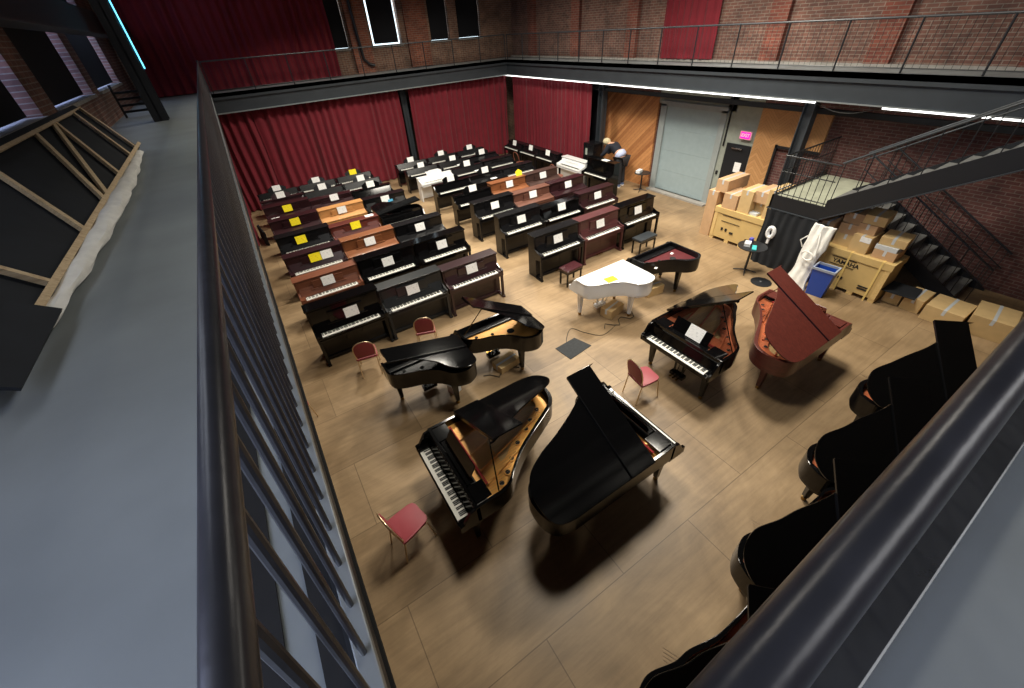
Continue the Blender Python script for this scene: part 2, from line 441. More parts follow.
# back wall
BW = [(4.45, 5.35), (6.35, 7.65), (9.05, 10.0), (10.45, 11.65)]
def back_wall(bm):
    y0, y1 = WY, WY+.4
    box(bm, WL-.4, WX+.4, y0, y1, 0, 5.2); box(bm, WL-.4, WX+.4, y0, y1, 8.6, TOP)
    xs = [WL-.4]+[v for w in BW for v in w]+[WX+.4]
    for i in range(0, len(xs), 2): box(bm, xs[i], xs[i+1], y0, y1, 5.2, 8.6)
struct('wall_back', M['brickY'], back_wall)
for i, (a, b) in enumerate(BW):
    w = struct('window_%d' % (i+6), M['skyfar'], lambda bm: box(bm, a, b, WY+.3, WY+.32, 5.2, 8.6))
    part('window_sill', None, M['ledge'], lambda bm: box(bm, a-.05, b+.05, WY-.06, WY+.3, 5.14, 5.2), w)
    g = (.02, .11, .02, .02)[i]
    single('blackout_blind', M['blind'], lambda bm: box(bm, a+g, b-g, WY+.12, WY+.16, 5.22+g*.4, 8.58),
           'dark blind in the %s of the four tall back windows' % ('leftmost', 'second from left, with bright edges,', 'third from left', 'rightmost')[i], 'blind')
struct('trim_9', M['pier'], lambda bm: (box(bm, 5.42, 6.2, WY-.18, WY, ZF, 8.9), box(bm, 7.9, 8.9, WY-.1, WY, ZF, 8.9)))
struct('wall_right', M['brickX'], lambda bm: box(bm, WX, WX+.3, YN, WY, 4.1, TOP))
struct('wall_right_lower', M['brickXred'], lambda bm: (box(bm, WX, WX+.3, YN, 7.2, 0, 4.1), box(bm, WX, WX+.3, 10.9, WY, 0, 4.1)))
struct('wall_near', M['brickX'], lambda bm: box(bm, WL-.4, WX+.3, YN-.3, YN, 0, TOP))
struct('trim_10', M['ledge'], lambda bm: (box(bm, WX-.16, WX, -.1, WY, ZF, ZF+.06)), label='pale ledge at the foot of the right gallery wall')
struct('trim_11', M['pierX'], lambda bm: [box(bm, WX-.14, WX, y, y+.5, ZF, TOP) for y in (2.0, 4.6, 7.2, 12.4, 15.5, 18.6)])
struct('trim_12', M['brickY'], lambda bm: box(bm, -.3, WX, WY-.1, WY, ZF, ZF+.05))

# right-hand lower wall: shutter, door, wood panelling, brick niche
struct('wall_right_plaster', M['plaster'], lambda bm: (box(bm, WX-.04, WX+.3, 7.2, 8.3, 0, 4.1), box(bm, WX+.05, WX+.3, 8.3, 10.9, 0, 4.1), box(bm, WX-.04, WX+.3, 8.0, 11.0, 3.0, 4.1)))
d = struct('door_1', M['gate'], lambda bm: [box(bm, WX-.02, WX+.04, 8.45, 10.62, .06+k*.72, .06+(k+1)*.72-.004) for k in range(4)])
part('door_frame', None, M['frame'], lambda bm: (box(bm, WX-.1, WX+.04, 8.25, 8.45, 0, 3.0), box(bm, WX-.1, WX+.04, 10.62, 10.85, 0, 3.0), box(bm, WX-.1, WX+.04, 8.25, 10.85, 2.94, 3.1)), d)
part('threshold', None, M['ledge'], lambda bm: box(bm, WX-.35, WX-.1, 8.2, 10.8, 0, .06), d)
d = struct('door_2', M['doorblk'], lambda bm: (box(bm, WX-.09, WX-.04, 7.22, 8.02, 0, 2.12)), bevel=.004)
part('door_closer', None, M['chrome'], lambda bm: (box(bm, WX-.15, WX-.09, 7.45, 7.8, 1.98, 2.03)), d)
part('door_handle', None, M['chrome'], lambda bm: (tube(bm, [(WX-.09, 7.32, 1.0), (WX-.15, 7.32, 1.0), (WX-.15, 7.45, 1.0)], .012)), d)
single('door_notice', M['paper'], lambda bm: (box(bm, -.004, 0, -.11, .11, -.15, .15)), 'white printed notice stuck on the black door', 'notice', (WX-.092, 7.48, 1.45))
e = thing('exit_sign', 'glowing pink exit sign above the black door', 'sign', (WX-.1, 7.45, 2.42))
part('housing', None, M['exitrim'], lambda bm: box(bm, -.05, 0, -.19, .19, -.12, .12), e, bevel=.01)
part('lit_panel', None, M['exit'], lambda bm: box(bm, -.056, -.05, -.15, .15, -.09, .09), e)
tm = link('lettering', text_mesh('EXIT', .13, M['white'], 'lettering'), e, (-.058, 0, 0)); tm.rotation_euler = (PI/2, 0, -PI/2)
single('light_switch', M['dark'], lambda bm: box(bm, -.03, 0, -.035, .035, -.06, .06), 'small black switch on the plaster between shutter and black door', 'switch', (WX-.04, 8.16, 1.15), bevel=.005)
single('conduit_pipe', M['dark'], lambda bm: tube(bm, [(0, 0, 2.0), (0, 0, 3.6)], .025), 'thin dark conduit running down the plaster beside the shutter', 'pipe', (WX-.07, 8.15, 0))
w = struct('trim_13', M['chevA'], lambda bm: box(bm, WX-.08, WX, 11.0, 13.9, 0, 3.2), label='diagonal plank panelling left of the shutter')
w = struct('trim_14', M['chevB'], lambda bm: (box(bm, WX-.08, WX, 6.5, 7.18, 0, 3.2), box(bm, WX-.08, WX, 5.3, 6.5, 2.25, 3.2)), label='chevron plank panelling right of the black door')
struct('trim_15', M['steel_dk'], lambda bm: (box(bm, WX-.12, WX-.06, 6.44, 6.5, .8, 2.3), box(bm, WX-.12, WX-.06, 5.3, 6.5, 2.22, 2.28)))
struct('wall_right_dark', M['steel_dk'], lambda bm: box(bm, WX-.05, WX, 13.9, WY, 0, 4.1))

# columns
def ibeam(bm, x, y, z0, z1, w=.26):
    box(bm, x-w/2, x+w/2, y-w/2, y-w/2+.02, z0, z1); box(bm, x-w/2, x+w/2, y+w/2-.02, y+w/2, z0, z1); box(bm, x-.01, x+.01, y-w/2, y+w/2, z0, z1)
for (x, y, z1) in ((12.75, 13.3, 4.15), (12.65, 5.6, 4.15), (7.0, 20.2, 4.15), (12.65, -.6, 4.15)):
    struct('column', M['steel'], lambda bm: ibeam(bm, x, y, 0, z1), label='dark steel column under the gallery')
struct('column', M['steel_dk'], lambda bm: ibeam(bm, -1.35, 13.6, ZF, TOP, .3), label='dark steel column on the left gallery')
single('tube_lamp', M['cyan'], lambda bm: tube(bm, [(-1.17, 13.6, 5.3), (-1.17, 13.6, 8.6)], .012), 'thin cyan light tube on the dark column of the left gallery', 'lamp')
single('air_duct', M['duct'], lambda bm: box(bm, -1.95, -1.55, 1, 19.5, 5.95, 6.35), 'long black duct hanging over the left gallery', 'duct', bevel=.03)
def rdb(bm):
    for k in range(4): tube(bm, [(-2.2, 15.2, 4.4+k*.14), (-1.55, 15.2, 4.4+k*.14)], .03, 6)
    tube(bm, [(-2.2, 15.2, ZF), (-2.2, 15.2, 5.0)], .03, 6); tube(bm, [(-1.55, 15.2, ZF), (-1.55, 15.2, 5.0)], .03, 6)
single('pipe_rack', M['steel_dk'], rdb, 'low rack of black pipes beside the column on the left gallery', 'rack')
single('wall_pipe', M['steel_dk'], lambda bm: tube(bm, [(5.6, WY-.25, 8.6), (5.7, WY-.25, 5.6), (5.75, WY-.25, 4.8), (5.95, WY-.25, 4.6), (6.15, WY-.25, 4.55)], .06, 10), 'dark pipe bending at the foot of the back gallery wall', 'pipe', smooth=True)

# curtains ---------------------------------------------------------------
def curtain(bm, p0, p1, z0, z1, amp=.07, pitch=.26, thick=.012):
    p0 = Vector(p0+(0,)); p1 = Vector(p1+(0,)); d = p1-p0; L = d.length; d.normalize(); nrm = Vector((-d.y, d.x, 0))
    n = int(L/pitch*10); rows = 7
    ph = [random.uniform(-.5, .5) for _ in range(n//10+3)]
    grid = []
    for j in range(rows+1):
        z = z1+(z0-z1)*j/rows; row = []
        for i in range(n+1):
            s = i/n*L; k = s/pitch
            a = amp*(.8+.9*ph[int(k)])*(.7+.3*j/rows)
            q = p0+d*(s+.02*math.sin(j*.9+k))+nrm*(a*math.sin(2*PI*k+1.6*math.sin(k*.55)+.9*math.sin(k*.21+1))+.02*math.sin(s*2.2+j*.4))
            row.append((q, z))
        grid.append(row)
    f = [[bm.verts.new((q.x, q.y, z)) for q, z in r] for r in grid]
    b = [[bm.verts.new((q.x+nrm.x*thick, q.y+nrm.y*thick, z)) for q, z in r] for r in grid]
    for j in range(rows):
        for i in range(n):
            bm.faces.new((f[j][i], f[j][i+1], f[j+1][i+1], f[j+1][i])); bm.faces.new((b[j][i+1], b[j][i], b[j+1][i], b[j+1][i+1]))
    for i in range(n):
        bm.faces.new((f[0][i+1], f[0][i], b[0][i], b[0][i+1])); bm.faces.new((f[-1][i], f[-1][i+1], b[-1][i+1], b[-1][i]))
    for j in range(rows):
        bm.faces.new((f[j][0], f[j+1][0], b[j+1][0], b[j][0])); bm.faces.new((f[j+1][-1], f[j][-1], b[j][-1], b[j+1][-1]))
CU = 'red stage curtains on the lower floor'
single('stage_curtain', M['curtain'], lambda bm: curtain(bm, (-.75, 15.5), (-.75, 19.6), .03, 4.1, .1, .3), 'red curtain folded along the left side beside the nearest gallery railing', 'curtain', group=CU, smooth=True)
single('stage_curtain', M['curtain'], lambda bm: curtain(bm, (-.7, 19.75), (6.65, 19.75), .03, 4.1, .09, .3), 'wide red curtain behind the left block of pianos', 'curtain', group=CU, smooth=True)
single('stage_curtain', M['curtain'], lambda bm: curtain(bm, (7.15, 19.75), (12.3, 19.75), .03, 4.1, .06, .26), 'red curtain on the back wall right of the bare column', 'curtain', group=CU, smooth=True)
single('stage_curtain', M['curtain'], lambda bm: curtain(bm, (12.55, 19.6), (12.55, 13.75), .03, 4.1, .06, .24), 'red curtain along the right side behind the pianos that face left', 'curtain', group=CU, smooth=True)
single('gallery_curtain', M['curtain_up'], lambda bm: curtain(bm, (-2.2, 20.4), (4.65, 20.4), ZF+.03, 8.8, .07, .3), 'dark red curtain on the back gallery at upper left', 'curtain', smooth=True)
single('gallery_curtain', M['curtain_up'], lambda bm: curtain(bm, (13.22, 11.2), (13.22, 9.2), ZF+.08, 8.8, .05, .24), 'red curtain hanging against the brick wall of the right gallery', 'curtain', smooth=True)
single('bundled_cloth', M['blackcloth'], lambda bm: curtain(bm, (-.55, 16.4), (-.45, 15.4), .01, .5, .09, .2), 'black cloth heaped at the foot of the left curtain', 'cloth', smooth=True)

# ------------------------------------------------------------------ railings
def railing_far(name, lab, horiz, c, a0, a1):
    P = (lambda s, z: (s, c, z)) if horiz else (lambda s, z: (c, s, z))
    r = thing(name, lab, 'railing', P((a0+a1)/2, ZF)); o = Vector(P((a0+a1)/2, ZF))
    L = lambda s, z: Vector(P(s, z))-o
    part('top_rail', None, M['steel'], lambda bm: tube(bm, [L(a0, 5.22), L(a1, 5.22)], .022, 8), r)
    part('bottom_rail', None, M['steel_dk'], lambda bm: tube(bm, [L(a0, 4.36), L(a1, 4.36)], .012, 6), r)
    n = int(abs(a1-a0)/1.25)
    for i in range(n+1):
        s = a0+(a1-a0)*i/n
        part('post', None, M['steel_dk'], lambda bm: tube(bm, [L(s, ZF), L(s, 5.22)], .02, 6), r)
    def inf(bm):
        k = int(abs(a1-a0)/.125)
        for i in range(k):
            s = a0+(a1-a0)*(i+.5)/k; tube(bm, [L(s, 4.36), L(s, 5.2)], .004, 4)
    q = part('rod_infill', None, M['steel_dk'], inf, r); q['kind'] = 'stuff'
    return r
railing_far('gallery_railing', 'dark rod railing along the back gallery edge', True, GY+.06, -.1, GX)
railing_far('gallery_railing', 'dark rod railing along the right gallery edge', False, GX+.08, GY, .1)

# left railing: pipe with round balusters
r = thing('pipe_railing', 'big dark pipe railing running down the left gallery edge beside the camera', 'railing', (-.2, 9.6, ZF))
o = Vector((-.2, 9.6, ZF))
part('top_rail', None, M['rail'], lambda bm: tube(bm, [Vector((-.144, y, ZR))-o for y in (-.55, 3, 8, 14, GY-.05)], .0185, 20), r, smooth=True)
part('bottom_rail', None, M['lip'], lambda bm: box(bm, -.245+.2, -.195+.2, -.1-9.6, GY-9.6, .02, .055), r, bevel=.004)
ys = [.25+.13*k for k in range(146)]
for y in ys[:96]:
    part('baluster', 'lb', M['rail'], lambda bm: tube(bm, [(.045, 0, ZR-ZF-.01), (-.02, 0, .05)], .009, 10), r, smooth=True, loc=(0, y-9.6, 0))
q = part('baluster', None, M['rail'], lambda bm: [tube(bm, [(.045, y-9.6, ZR-ZF-.01), (-.02, y-9.6, .05)], .009, 6) for y in ys[96:]], r); q['kind'] = 'stuff'
part('end_post', None, M['rail'], lambda bm: box(bm, .0, .04, GY-.1-9.6, GY-.04-9.6, 0, ZR-ZF+.02), r)
part('toe_plate', None, M['steel_dk'], lambda bm: box(bm, -.06, -.05, -.1-9.6, GY-9.6, 0.012, .03), r)
# near railing
r = thing('pipe_railing', 'thick scuffed steel pipe railing crossing the lower right corner', 'railing', (6, -.12, ZF))
part('top_rail', None, M['rail'], lambda bm: tube(bm, [(x-6, .101, ZR-ZF) for x in (-.3, 1.2, 4, 8, 12.2)], .0215, 24), r, smooth=True)
part('bottom_rail', None, M['bar'], lambda bm: (box(bm, -6.2, 6.2, -.09, .03, .03, .075)), r, bevel=.006)
xs = [.3+.13*k for k in range(90)]
for x in xs:
    part('baluster', 'nb', M['rail'], lambda bm: tube(bm, [(0, .10, ZR-ZF-.01), (0, .02, .06)], .008, 8), r, loc=(x-6, 0, 0))
part('sleeve', None, M['rail'], lambda bm: tube(bm, [(1.0-6, .101, ZR-ZF), (1.16-6, .101, ZR-ZF)], .0228, 24), r, smooth=True)

# lighting tubes under the right gallery
single('tube_light', M['led'], lambda bm: box(bm, -.02, .02, -7.2, 7.2, -.02, .02), 'long bright tube light under the right gallery beam', 'light', (GX+.1, 12.6, ZB-.05))
single('tube_light', M['led'], lambda bm: box(bm, -.02, .02, -1.3, 1.3, -.02, .02), 'short bright tube light under the right gallery beam above the stair', 'light', (GX+.1, 2.7, ZB-.05))
single('hanging_cable', M['cable'], lambda bm: tube(bm, [(GX+.1, 5.4-.15*k, ZB-.06-.16*math.sin(PI*k/9)) for k in range(10)], .008, 6), 'thin cable sagging between the two tube lights', 'cable')

# ------------------------------------------------------------------ stair
XS0, XS1, XS2, XS3 = 10.75, 11.95, 12.1, 13.3
LZ = 1.78; LY0, LY1 = 3.75, 4.95
st = thing('staircase', 'black steel staircase with a landing rising to the right gallery', 'staircase', (XS0, LY1, 0)); o = Vector((XS0, LY1, 0))
sb = lambda bm, x0, x1, y0, y1, z0, z1: box(bm, x0-o.x, x1-o.x, y0-o.y, y1-o.y, z0, z1)
part('landing', None, M['landing'], lambda bm: sb(bm, XS0+.04, XS3, LY0, LY1-.04, LZ-.05, LZ), st, label='pale landing plate')
def lf(bm):
    sb(bm, XS0, XS0+.04, LY0, LY1, LZ-.28, LZ+.04); sb(bm, XS0, XS3, LY1-.04, LY1, LZ-.28, LZ+.04); sb(bm, XS1, XS2, LY0-.04, LY0, LZ-.28, LZ+.04)
part('landing_edge', None, M['steel_dk'], lf, st)
part('landing_flange', None, M['steel'], lambda bm: (sb(bm, XS0-.03, XS0+.04, LY0, LY1+.03, LZ-.30, LZ-.28), sb(bm, XS0, XS3, LY1-.04, LY1+.03, LZ-.30, LZ-.28)), st)
NU = 14; run = (LY0+.1)/NU; rise = (ZF-LZ)/NU
def stringer(bm, x, y0, z0, y1, z1, h=.3):
    prism_x(bm, [(y0-o.y, z0-h), (y1-o.y, z1-h), (y1-o.y, z1), (y0-o.y, z0)], x-.02-o.x, x+.02-o.x)
for x in (XS0+.02, XS1-.02):
    part('stringer', None, M['steel_dk'], lambda bm: stringer(bm, x, LY0, LZ+.2, -.1, ZF+.2, .44), st)
part('stringer_flange', None, M['steel'], lambda bm: prism_x(bm, [(LY0-o.y, LZ-.26), (-.1-o.y, ZF-.26), (-.1-o.y, ZF-.235), (LY0-o.y, LZ-.235)], -.03, .04), st)
for k in range(NU):
    part('tread', 'up', M['step'], lambda bm: (box(bm, .04, XS1-XS0-.04, -.30, 0, -.03, 0), box(bm, .04, XS1-XS0-.04, -.01, 0, -.17, 0)), st, loc=(0, LY0-k*run-o.y, LZ+(k+1)*rise))
ND = 10; run2 = .29; rise2 = LZ/ND
for k in range(ND-1):
    part('tread', 'dn', M['step'], lambda bm: (box(bm, 0, XS3-XS2, -.31, 0, -.03, 0), box(bm, 0, XS3-XS2, -.31, -.30, -.17, 0)), st, loc=(XS2-o.x, LY0-k*run2-o.y, LZ-(k+1)*rise2))
for x in (XS2+.0, XS3):
    part('stringer', None, M['steel_dk'], lambda bm: stringer(bm, x, LY0, LZ+.04, LY0-ND*run2, .04, .32), st)
def handrail(bm, x, y0, z0, y1, z1, r=.018): tube(bm, [Vector((x, y0, z0))-o, Vector((x, y1, z1))-o], r, 8)
slope = (ZF-LZ)/(LY0+.1)
for x in (XS0+.02, XS1-.02):
    part('handrail', None, M['steel'], lambda bm: handrail(bm, x, LY0, LZ+1.0, -.1, ZF+1.0, .022), st)
    part('lower_rail', None, M['steel_dk'], lambda bm: handrail(bm, x, LY0, LZ+.16, -.1, ZF+.16, .012), st)
    def bal(bm):
        y = LY0-.05
        while y > -.1:
            z = LZ+(LY0-y)*slope; handrail(bm, x, y, z+.1, y-.001, z+.98, .009); y -= .42
    q = part('baluster', None, M['steel_dk'], bal, st)
x = XS1-.06
part('handrail', None, M['steel'], lambda bm: handrail(bm, x, LY0, LZ+.86, -.1, ZF+.86, .016), st)
for x in (XS2+.02, XS3-.03):
    part('handrail', None, M['steel_dk'], lambda bm: (handrail(bm, x, LY0, LZ+.95, LY0-ND*run2, .95, .02), handrail(bm, x, LY0, LZ+.6, LY0-ND*run2, .6, .012)), st)
    def bal2(bm):
        for k in range(20):
            y = LY0-.07-k*.145; z = LZ-(LY0-y)*rise2/run2; handrail(bm, x, y, max(z, 0), y-.001, z+.95, .007)
    part('baluster', None, M['steel_dk'], bal2, st)
def lrail(bm):
    for z, rr in ((LZ+.95, .02), (LZ+.6, .012), (LZ+.1, .012)):
        tube(bm, [Vector((XS0+.02, LY0, z))-o, Vector((XS0+.02, LY1-.02, z))-o, Vector((XS3, LY1-.02, z))-o], rr, 8)
part('landing_railing', None, M['steel_dk'], lrail, st)
def lbal(bm):
    for k in range(9): handrail(bm, XS0+.02, LY0+.05+k*.135, LZ, LY0+.051+k*.135, LZ+.95, .008)
    for k in range(18):
        x = XS0+.1+k*.14; handrail(bm, x, LY1-.02, LZ, LY1-.021, LZ+.95, .008)
part('landing_balusters', None, M['steel_dk'], lbal, st)
part('post', None, M['steel_dk'], lambda bm: (sb(bm, XS0+.05, XS0+.15, LY1-.15, LY1-.05, 0, LZ-.05), sb(bm, XS3-.15, XS3-.05, LY1-.15, LY1-.05, 0, LZ-.05)), st)
# black skirt cloth round the landing
single('skirting_cloth', M['blackcloth'], lambda bm: curtain(bm, (XS0-.04, LY1), (XS0-.04, LY0-.25), .01, LZ-.31, .03, .22), 'black cloth skirt under the front of the stair landing', 'cloth', smooth=True)
single('skirting_cloth', M['blackcloth'], lambda bm: curtain(bm, (XS0, LY1-.1), (XS3-.3, LY1-.1), .01, LZ-.31, .02, .22), 'black cloth skirt under the landing on the side of the plain crate', 'cloth', smooth=True)

# ------------------------------------------------------------------ pianos
def keys_white(bm, n=52, w=1.225, y0=0, y1=.15, z0=.70, z1=.735):
    k = w/n
    for i in range(n): box(bm, -w/2+i*k+.0012, -w/2+(i+1)*k-.0012, y0, y1, z0, z1)
def keys_black(bm, w=1.225, y0=.052, y1=.15, z=.735):
    k = w/52
    names = 'ABCDEFG'
    for i in range(51):
        if names[i % 7] in 'ACDFG': box(bm, -w/2+(i+1)*k-.006, -w/2+(i+1)*k+.006, y0, y1, z, z+.012)

def upright(body, label, x, y, rz=0, H=1.2, closed=False, group='upright pianos', style='tall', W=1.48, pedals=True, legs=True):
    r = thing('upright_piano', label, 'piano', (x, y, 0), rz, group)
    m = M[body]; key = (style, round(H, 2), closed, W); h = W/2
    zk = .70
    def case(bm):
        for s in (-1, 1):
            a, b = sorted((s*h, s*(h-.04)))
            if style == 'tall':
                prism_x(bm, [(.54, .02), (.54, H-.03), (.27, H-.03), (.25, .86), (.10, .80), (-.03, .78), (-.03, .63), (.2, .58), (.2, .02)], a, b)
            else:
                prism_x(bm, [(.44, .0), (.44, H-.03), (.30, H-.03), (.22, .84), (.0, .80), (-.03, .77), (-.03, .66), (.12, .62), (.14, 0)], a, b)
        D = .54 if style == 'tall' else .44
        f = .27 if style == 'tall' else .30
        box(bm, -h+.04, h-.04, D-.03, D-.01, .05, H-.03)                 # back
        box(bm, -h+.04, h-.04, f-.02+.0, f, .82, H-.05)             # upper panel
        if style == 'tall':
            box(bm, -h+.04, h-.04, .2, .22, .10, .62)           # lower panel
            box(bm, -h+.04, h-.04, .17, .24, .03, .10)
            box(bm, -h+.1, -.06, .195, .2, .17, .55); box(bm, .06, h-.1, .195, .2, .17, .55)
        else:
            box(bm, -h+.04, h-.04, D-.06, D-.03, .12, .6)
        box(bm, -h+.04, h-.04, -.03, f, .62, .69)                # key bed
        box(bm, -h+.04, h-.04, -.03, -.012, .66, .725)           # key slip
        for s in (-1, 1):
            a, b = sorted((s*(h-.04), s*.617)); box(bm, a, b, -.012, .2, .69, .76)
        if style == 'tall':
            for s in (-1, 1):
                a, b = sorted((s*h, s*(h-.07))); box(bm, a, b, -.05, .2, 0, .05)
    part('case', key, m, case, r, bevel=.004)
    part('top_lid', key, m, lambda bm: box(bm, -h-.015, h+.015, (  .235 if style == 'tall' else .27), (.56 if style == 'tall' else .46), H-.03, H), r, bevel=.006)
    if closed:
        part('fallboard', key, m, lambda bm: prism_x(bm, [(.25, .80), (.25, .85), (.06, .80), (-.025, .775), (-.03, .75), (-.015, .745), (.06, .77)], -h+.045, h-.045), r, bevel=.003, label='closed lid over the keys')
    else:
        k = part('keyboard', 'k', M['ivory'], keys_white, r)
        part('black_keys', 'k', M['ebony'], keys_black, k)
        part('fallboard', key, m, lambda bm: prism_x(bm, [(.155, .735), (.2, .735), (.26, .93), (.245, .94)], -h+.05, h-.05), r, label='open lid behind the keys')
    if style == 'tall':
        part('music_desk', key, m, lambda bm: (box(bm, -.36, .36, .215, .235, .87, min(1.12, H-.08)), box(bm, -.42, .42, .19, .235, .855, .875)), r, bevel=.004)
    else:
        part('music_desk', key, m, lambda bm: prism(bm, [(-.32, 0), (.32, 0), (.34, .12), (.2, .2), (-.2, .2), (-.34, .12)], 0, .015, Matrix.Translation((0, .3, H)) @ Matrix.Rotation(R(75), 4, 'X')), r)
    if style == 'tall':
        for s in (-1, 1):
            part('leg', key, m, lambda bm: prism(bm, [(-.028, -.028), (.028, -.028), (.028, .028), (-.028, .028)], .05, .62), r, bevel=.004, loc=(s*(h-.04), 0.0, 0))
    if pedals:
        for dx in (-.09, 0, .09):
            part('pedal', 'p', M['brass'], lambda bm: prism(bm, [(-.012, 0), (.012, 0), (.022, -.09), (0, -.115), (-.022, -.09)], .055, .065), r, loc=(dx, .2 if style == 'tall' else .34, 0))
    return r

def sheet(label, x, y, z, col='paper', rz=0, tilt=12, w=.29, h=.22, flat=False, group='price sheets on the pianos'):
    def fn(bm):
        if flat: box(bm, -w/2, w/2, -h/2, h/2, 0, .003)
        else: box(bm, -w/2, w/2, -.002, .002, 0, h)
    o = part('price_sheet', (w, h, flat), M[col], fn, None, 0, False, (x, y, z))
    o.rotation_euler = (R(-tilt) if not flat else 0, 0, rz)
    tag(o, label, 'paper', group)
    return o

LCX = (.58, 2.08, 3.60); RCX = (6.22, 7.73, 9.24)
ROWY = (7.62, 9.35, 10.88, 12.38, 14.05, 15.6, 17.0, 18.2)
ordn = ('front', 'second', 'third', 'fourth', 'fifth', 'sixth', 'seventh', 'back')
coln = ('left', 'middle', 'right')
cn = {'black': 'glossy black', 'satin': 'satin black', 'greyblack': 'dull black', 'darkmah': 'dark mahogany', 'redmah': 'red mahogany', 'cherry': 'cherry red',
      'walnut': 'reddish walnut', 'brown': 'orange brown', 'oak': 'honey coloured', 'dullbrown': 'dull dark brown', 'tan': 'tan brown', 'white_piano': 'white'}
# block, row, col : (material, height, closed, style, sheet colour)
GRID = {
 ('L', 0, 0): ('black', 1.28, 0, 'tall', 'paper'), ('L', 0, 1): ('greyblack', 1.2, 0, 'tall', 'paper'), ('L', 0, 2): ('darkmah', 1.14, 0, 'tall', 'paper'),
 ('L', 1, 0): ('walnut', 1.14, 0, 'tall', 'paper'), ('L', 1, 1): ('black', 1.2, 0, 'tall', 'paper'), ('L', 1, 2): ('black', 1.2, 0, 'tall', 'paper'),
 ('L', 2, 0): ('darkmah', 1.14, 0, 'tall', 'yellow2'), ('L', 2, 1): ('brown', 1.16, 1, 'tall', 'paper'), ('L', 2, 2): ('satin', 1.16, 1, 'tall', 'paper'),
 ('L', 3, 0): ('satin', 1.16, 0, 'tall', 'yellow'), ('L', 3, 1): ('redmah', 1.08, 0, 'tall', 'yellow'),
 ('L', 4, 0): ('darkmah', 1.12, 1, 'tall', 'yellow'), ('L', 4, 1): ('oak', 1.1, 1, 'tall', 'paper'), ('L', 4, 2): ('satin', 1.1, 0, 'tall', 'paper'),
 ('L', 5, 0): ('darkmah', 1.12, 1, 'tall', 'yellow'), ('L', 5, 1): ('darkmah', 1.02, 1, 'tall', 'paper'), ('L', 5, 2): ('black', 1.0, 0, 'low', 'paper'),
 ('L', 6, 0): ('darkmah', .95, 1, 'low', 'paper'), ('L', 6, 1): ('satin', .92, 0, 'low', 'paper'), ('L', 6, 2): ('greyblack', .92, 0, 'low', 'paper'),
 ('L', 7, 0): ('satin', .9, 0, 'low', 'paper'), ('L', 7, 1): ('satin', .9, 0, 'low', 'paper'), ('L', 7, 2): ('satin', .9, 0, 'low', 'yellow'),
 ('R', 0, 0): ('satin', 1.22, 0, 'tall', 'paper'), ('R', 0, 1): ('cherry', 1.22, 0, 'tall', 'paper'), ('R', 0, 2): ('black', 1.22, 0, 'tall', 'paper'),
 ('R', 1, 0): ('satin', 1.2, 0, 'tall', 'paper'), ('R', 1, 1): ('black', 1.08, 0, 'tall', 'paper'), ('R', 1, 2): ('darkmah', 1.16, 0, 'tall', 'paper'),
 ('R', 2, 0): ('satin', 1.18, 0, 'tall', 'paper'), ('R', 2, 1): ('tan', 1.12, 1, 'tall', 'paper'), ('R', 2, 2): ('darkmah', 1.14, 1, 'tall', 'paper'),
 ('R', 3, 0): ('black', 1.02, 0, 'low', 'paper'), ('R', 3, 1): ('brown', 1.12, 1, 'tall', 'paper'), ('R', 3, 2): ('dullbrown', 1.12, 1, 'tall', 'paper'),
 ('R', 4, 0): ('black', 1.0, 0, 'low', 'paper'), ('R', 4, 1): ('satin', 1.0, 1, 'low', 'paper'), ('R', 4, 2): ('satin', 1.0, 0, 'tall', None),
 ('R', 5, 0): ('white_piano', .92, 0, 'low', None), ('R', 5, 1): ('satin', .95, 0, 'low', 'paper'), ('R', 5, 2): ('satin', 1.0, 0, 'tall', None),
 ('R', 6, 0): ('satin', .9, 0, 'low', 'paper'), ('R', 6, 1): ('satin', .9, 0, 'low', 'paper'), ('R', 6, 2): ('satin', .9, 1, 'low', 'paper'),
 ('R', 7, 0): ('satin', .9, 0, 'low', 'paper'), ('R', 7, 1): ('satin', .9, 0, 'low', 'paper'), ('R', 7, 2): ('satin', .9, 0, 'low', 'paper'),
}
for (b, i, j), (mt, H, cl, sty, sh) in GRID.items():
    x = (LCX if b == 'L' else RCX)[j]; y = ROWY[i]+random.uniform(-.015, .015)
    bl = 'left block' if b == 'L' else 'right block'
    kind = 'upright piano' if sty == 'tall' else 'low console piano'
    lab = '%s %s, %s row of the %s, %s column' % (cn[mt], kind, ordn[i], bl, coln[j])
    if cl: lab += ', key lid closed'
    if (b, i, j) == ('R', 5, 0): lab = 'white low console piano at the left edge of the right block'
    upright(mt, lab, x, y, 0, H, bool(cl), 'upright pianos in the left block' if b == 'L' else 'upright pianos in the right block', sty)
    if sh:
        z = .878 if sty == 'tall' else H+.015
        yy = y+(.165 if sty == 'tall' else .27)
        dx = {('L', 0, 0): .1, ('L', 3, 0): -.1, ('L', 5, 1): .1, ('R', 3, 0): .05}.get((b, i, j), 0)
        c = 'yellow' if sh.startswith('yellow') else 'paper'
        pl = '%s price sheet on the %s piano, %s row, %s, %s column' % ('yellow' if c == 'yellow' else 'white', cn[mt], ordn[i], bl, coln[j])
        sheet(pl, x+dx, yy, z, c)
        if sh == 'yellow2': 
            sheet('white price sheet beside a yellow one on the dark mahogany piano, third row', x+dx+.3, yy, z, 'paper')
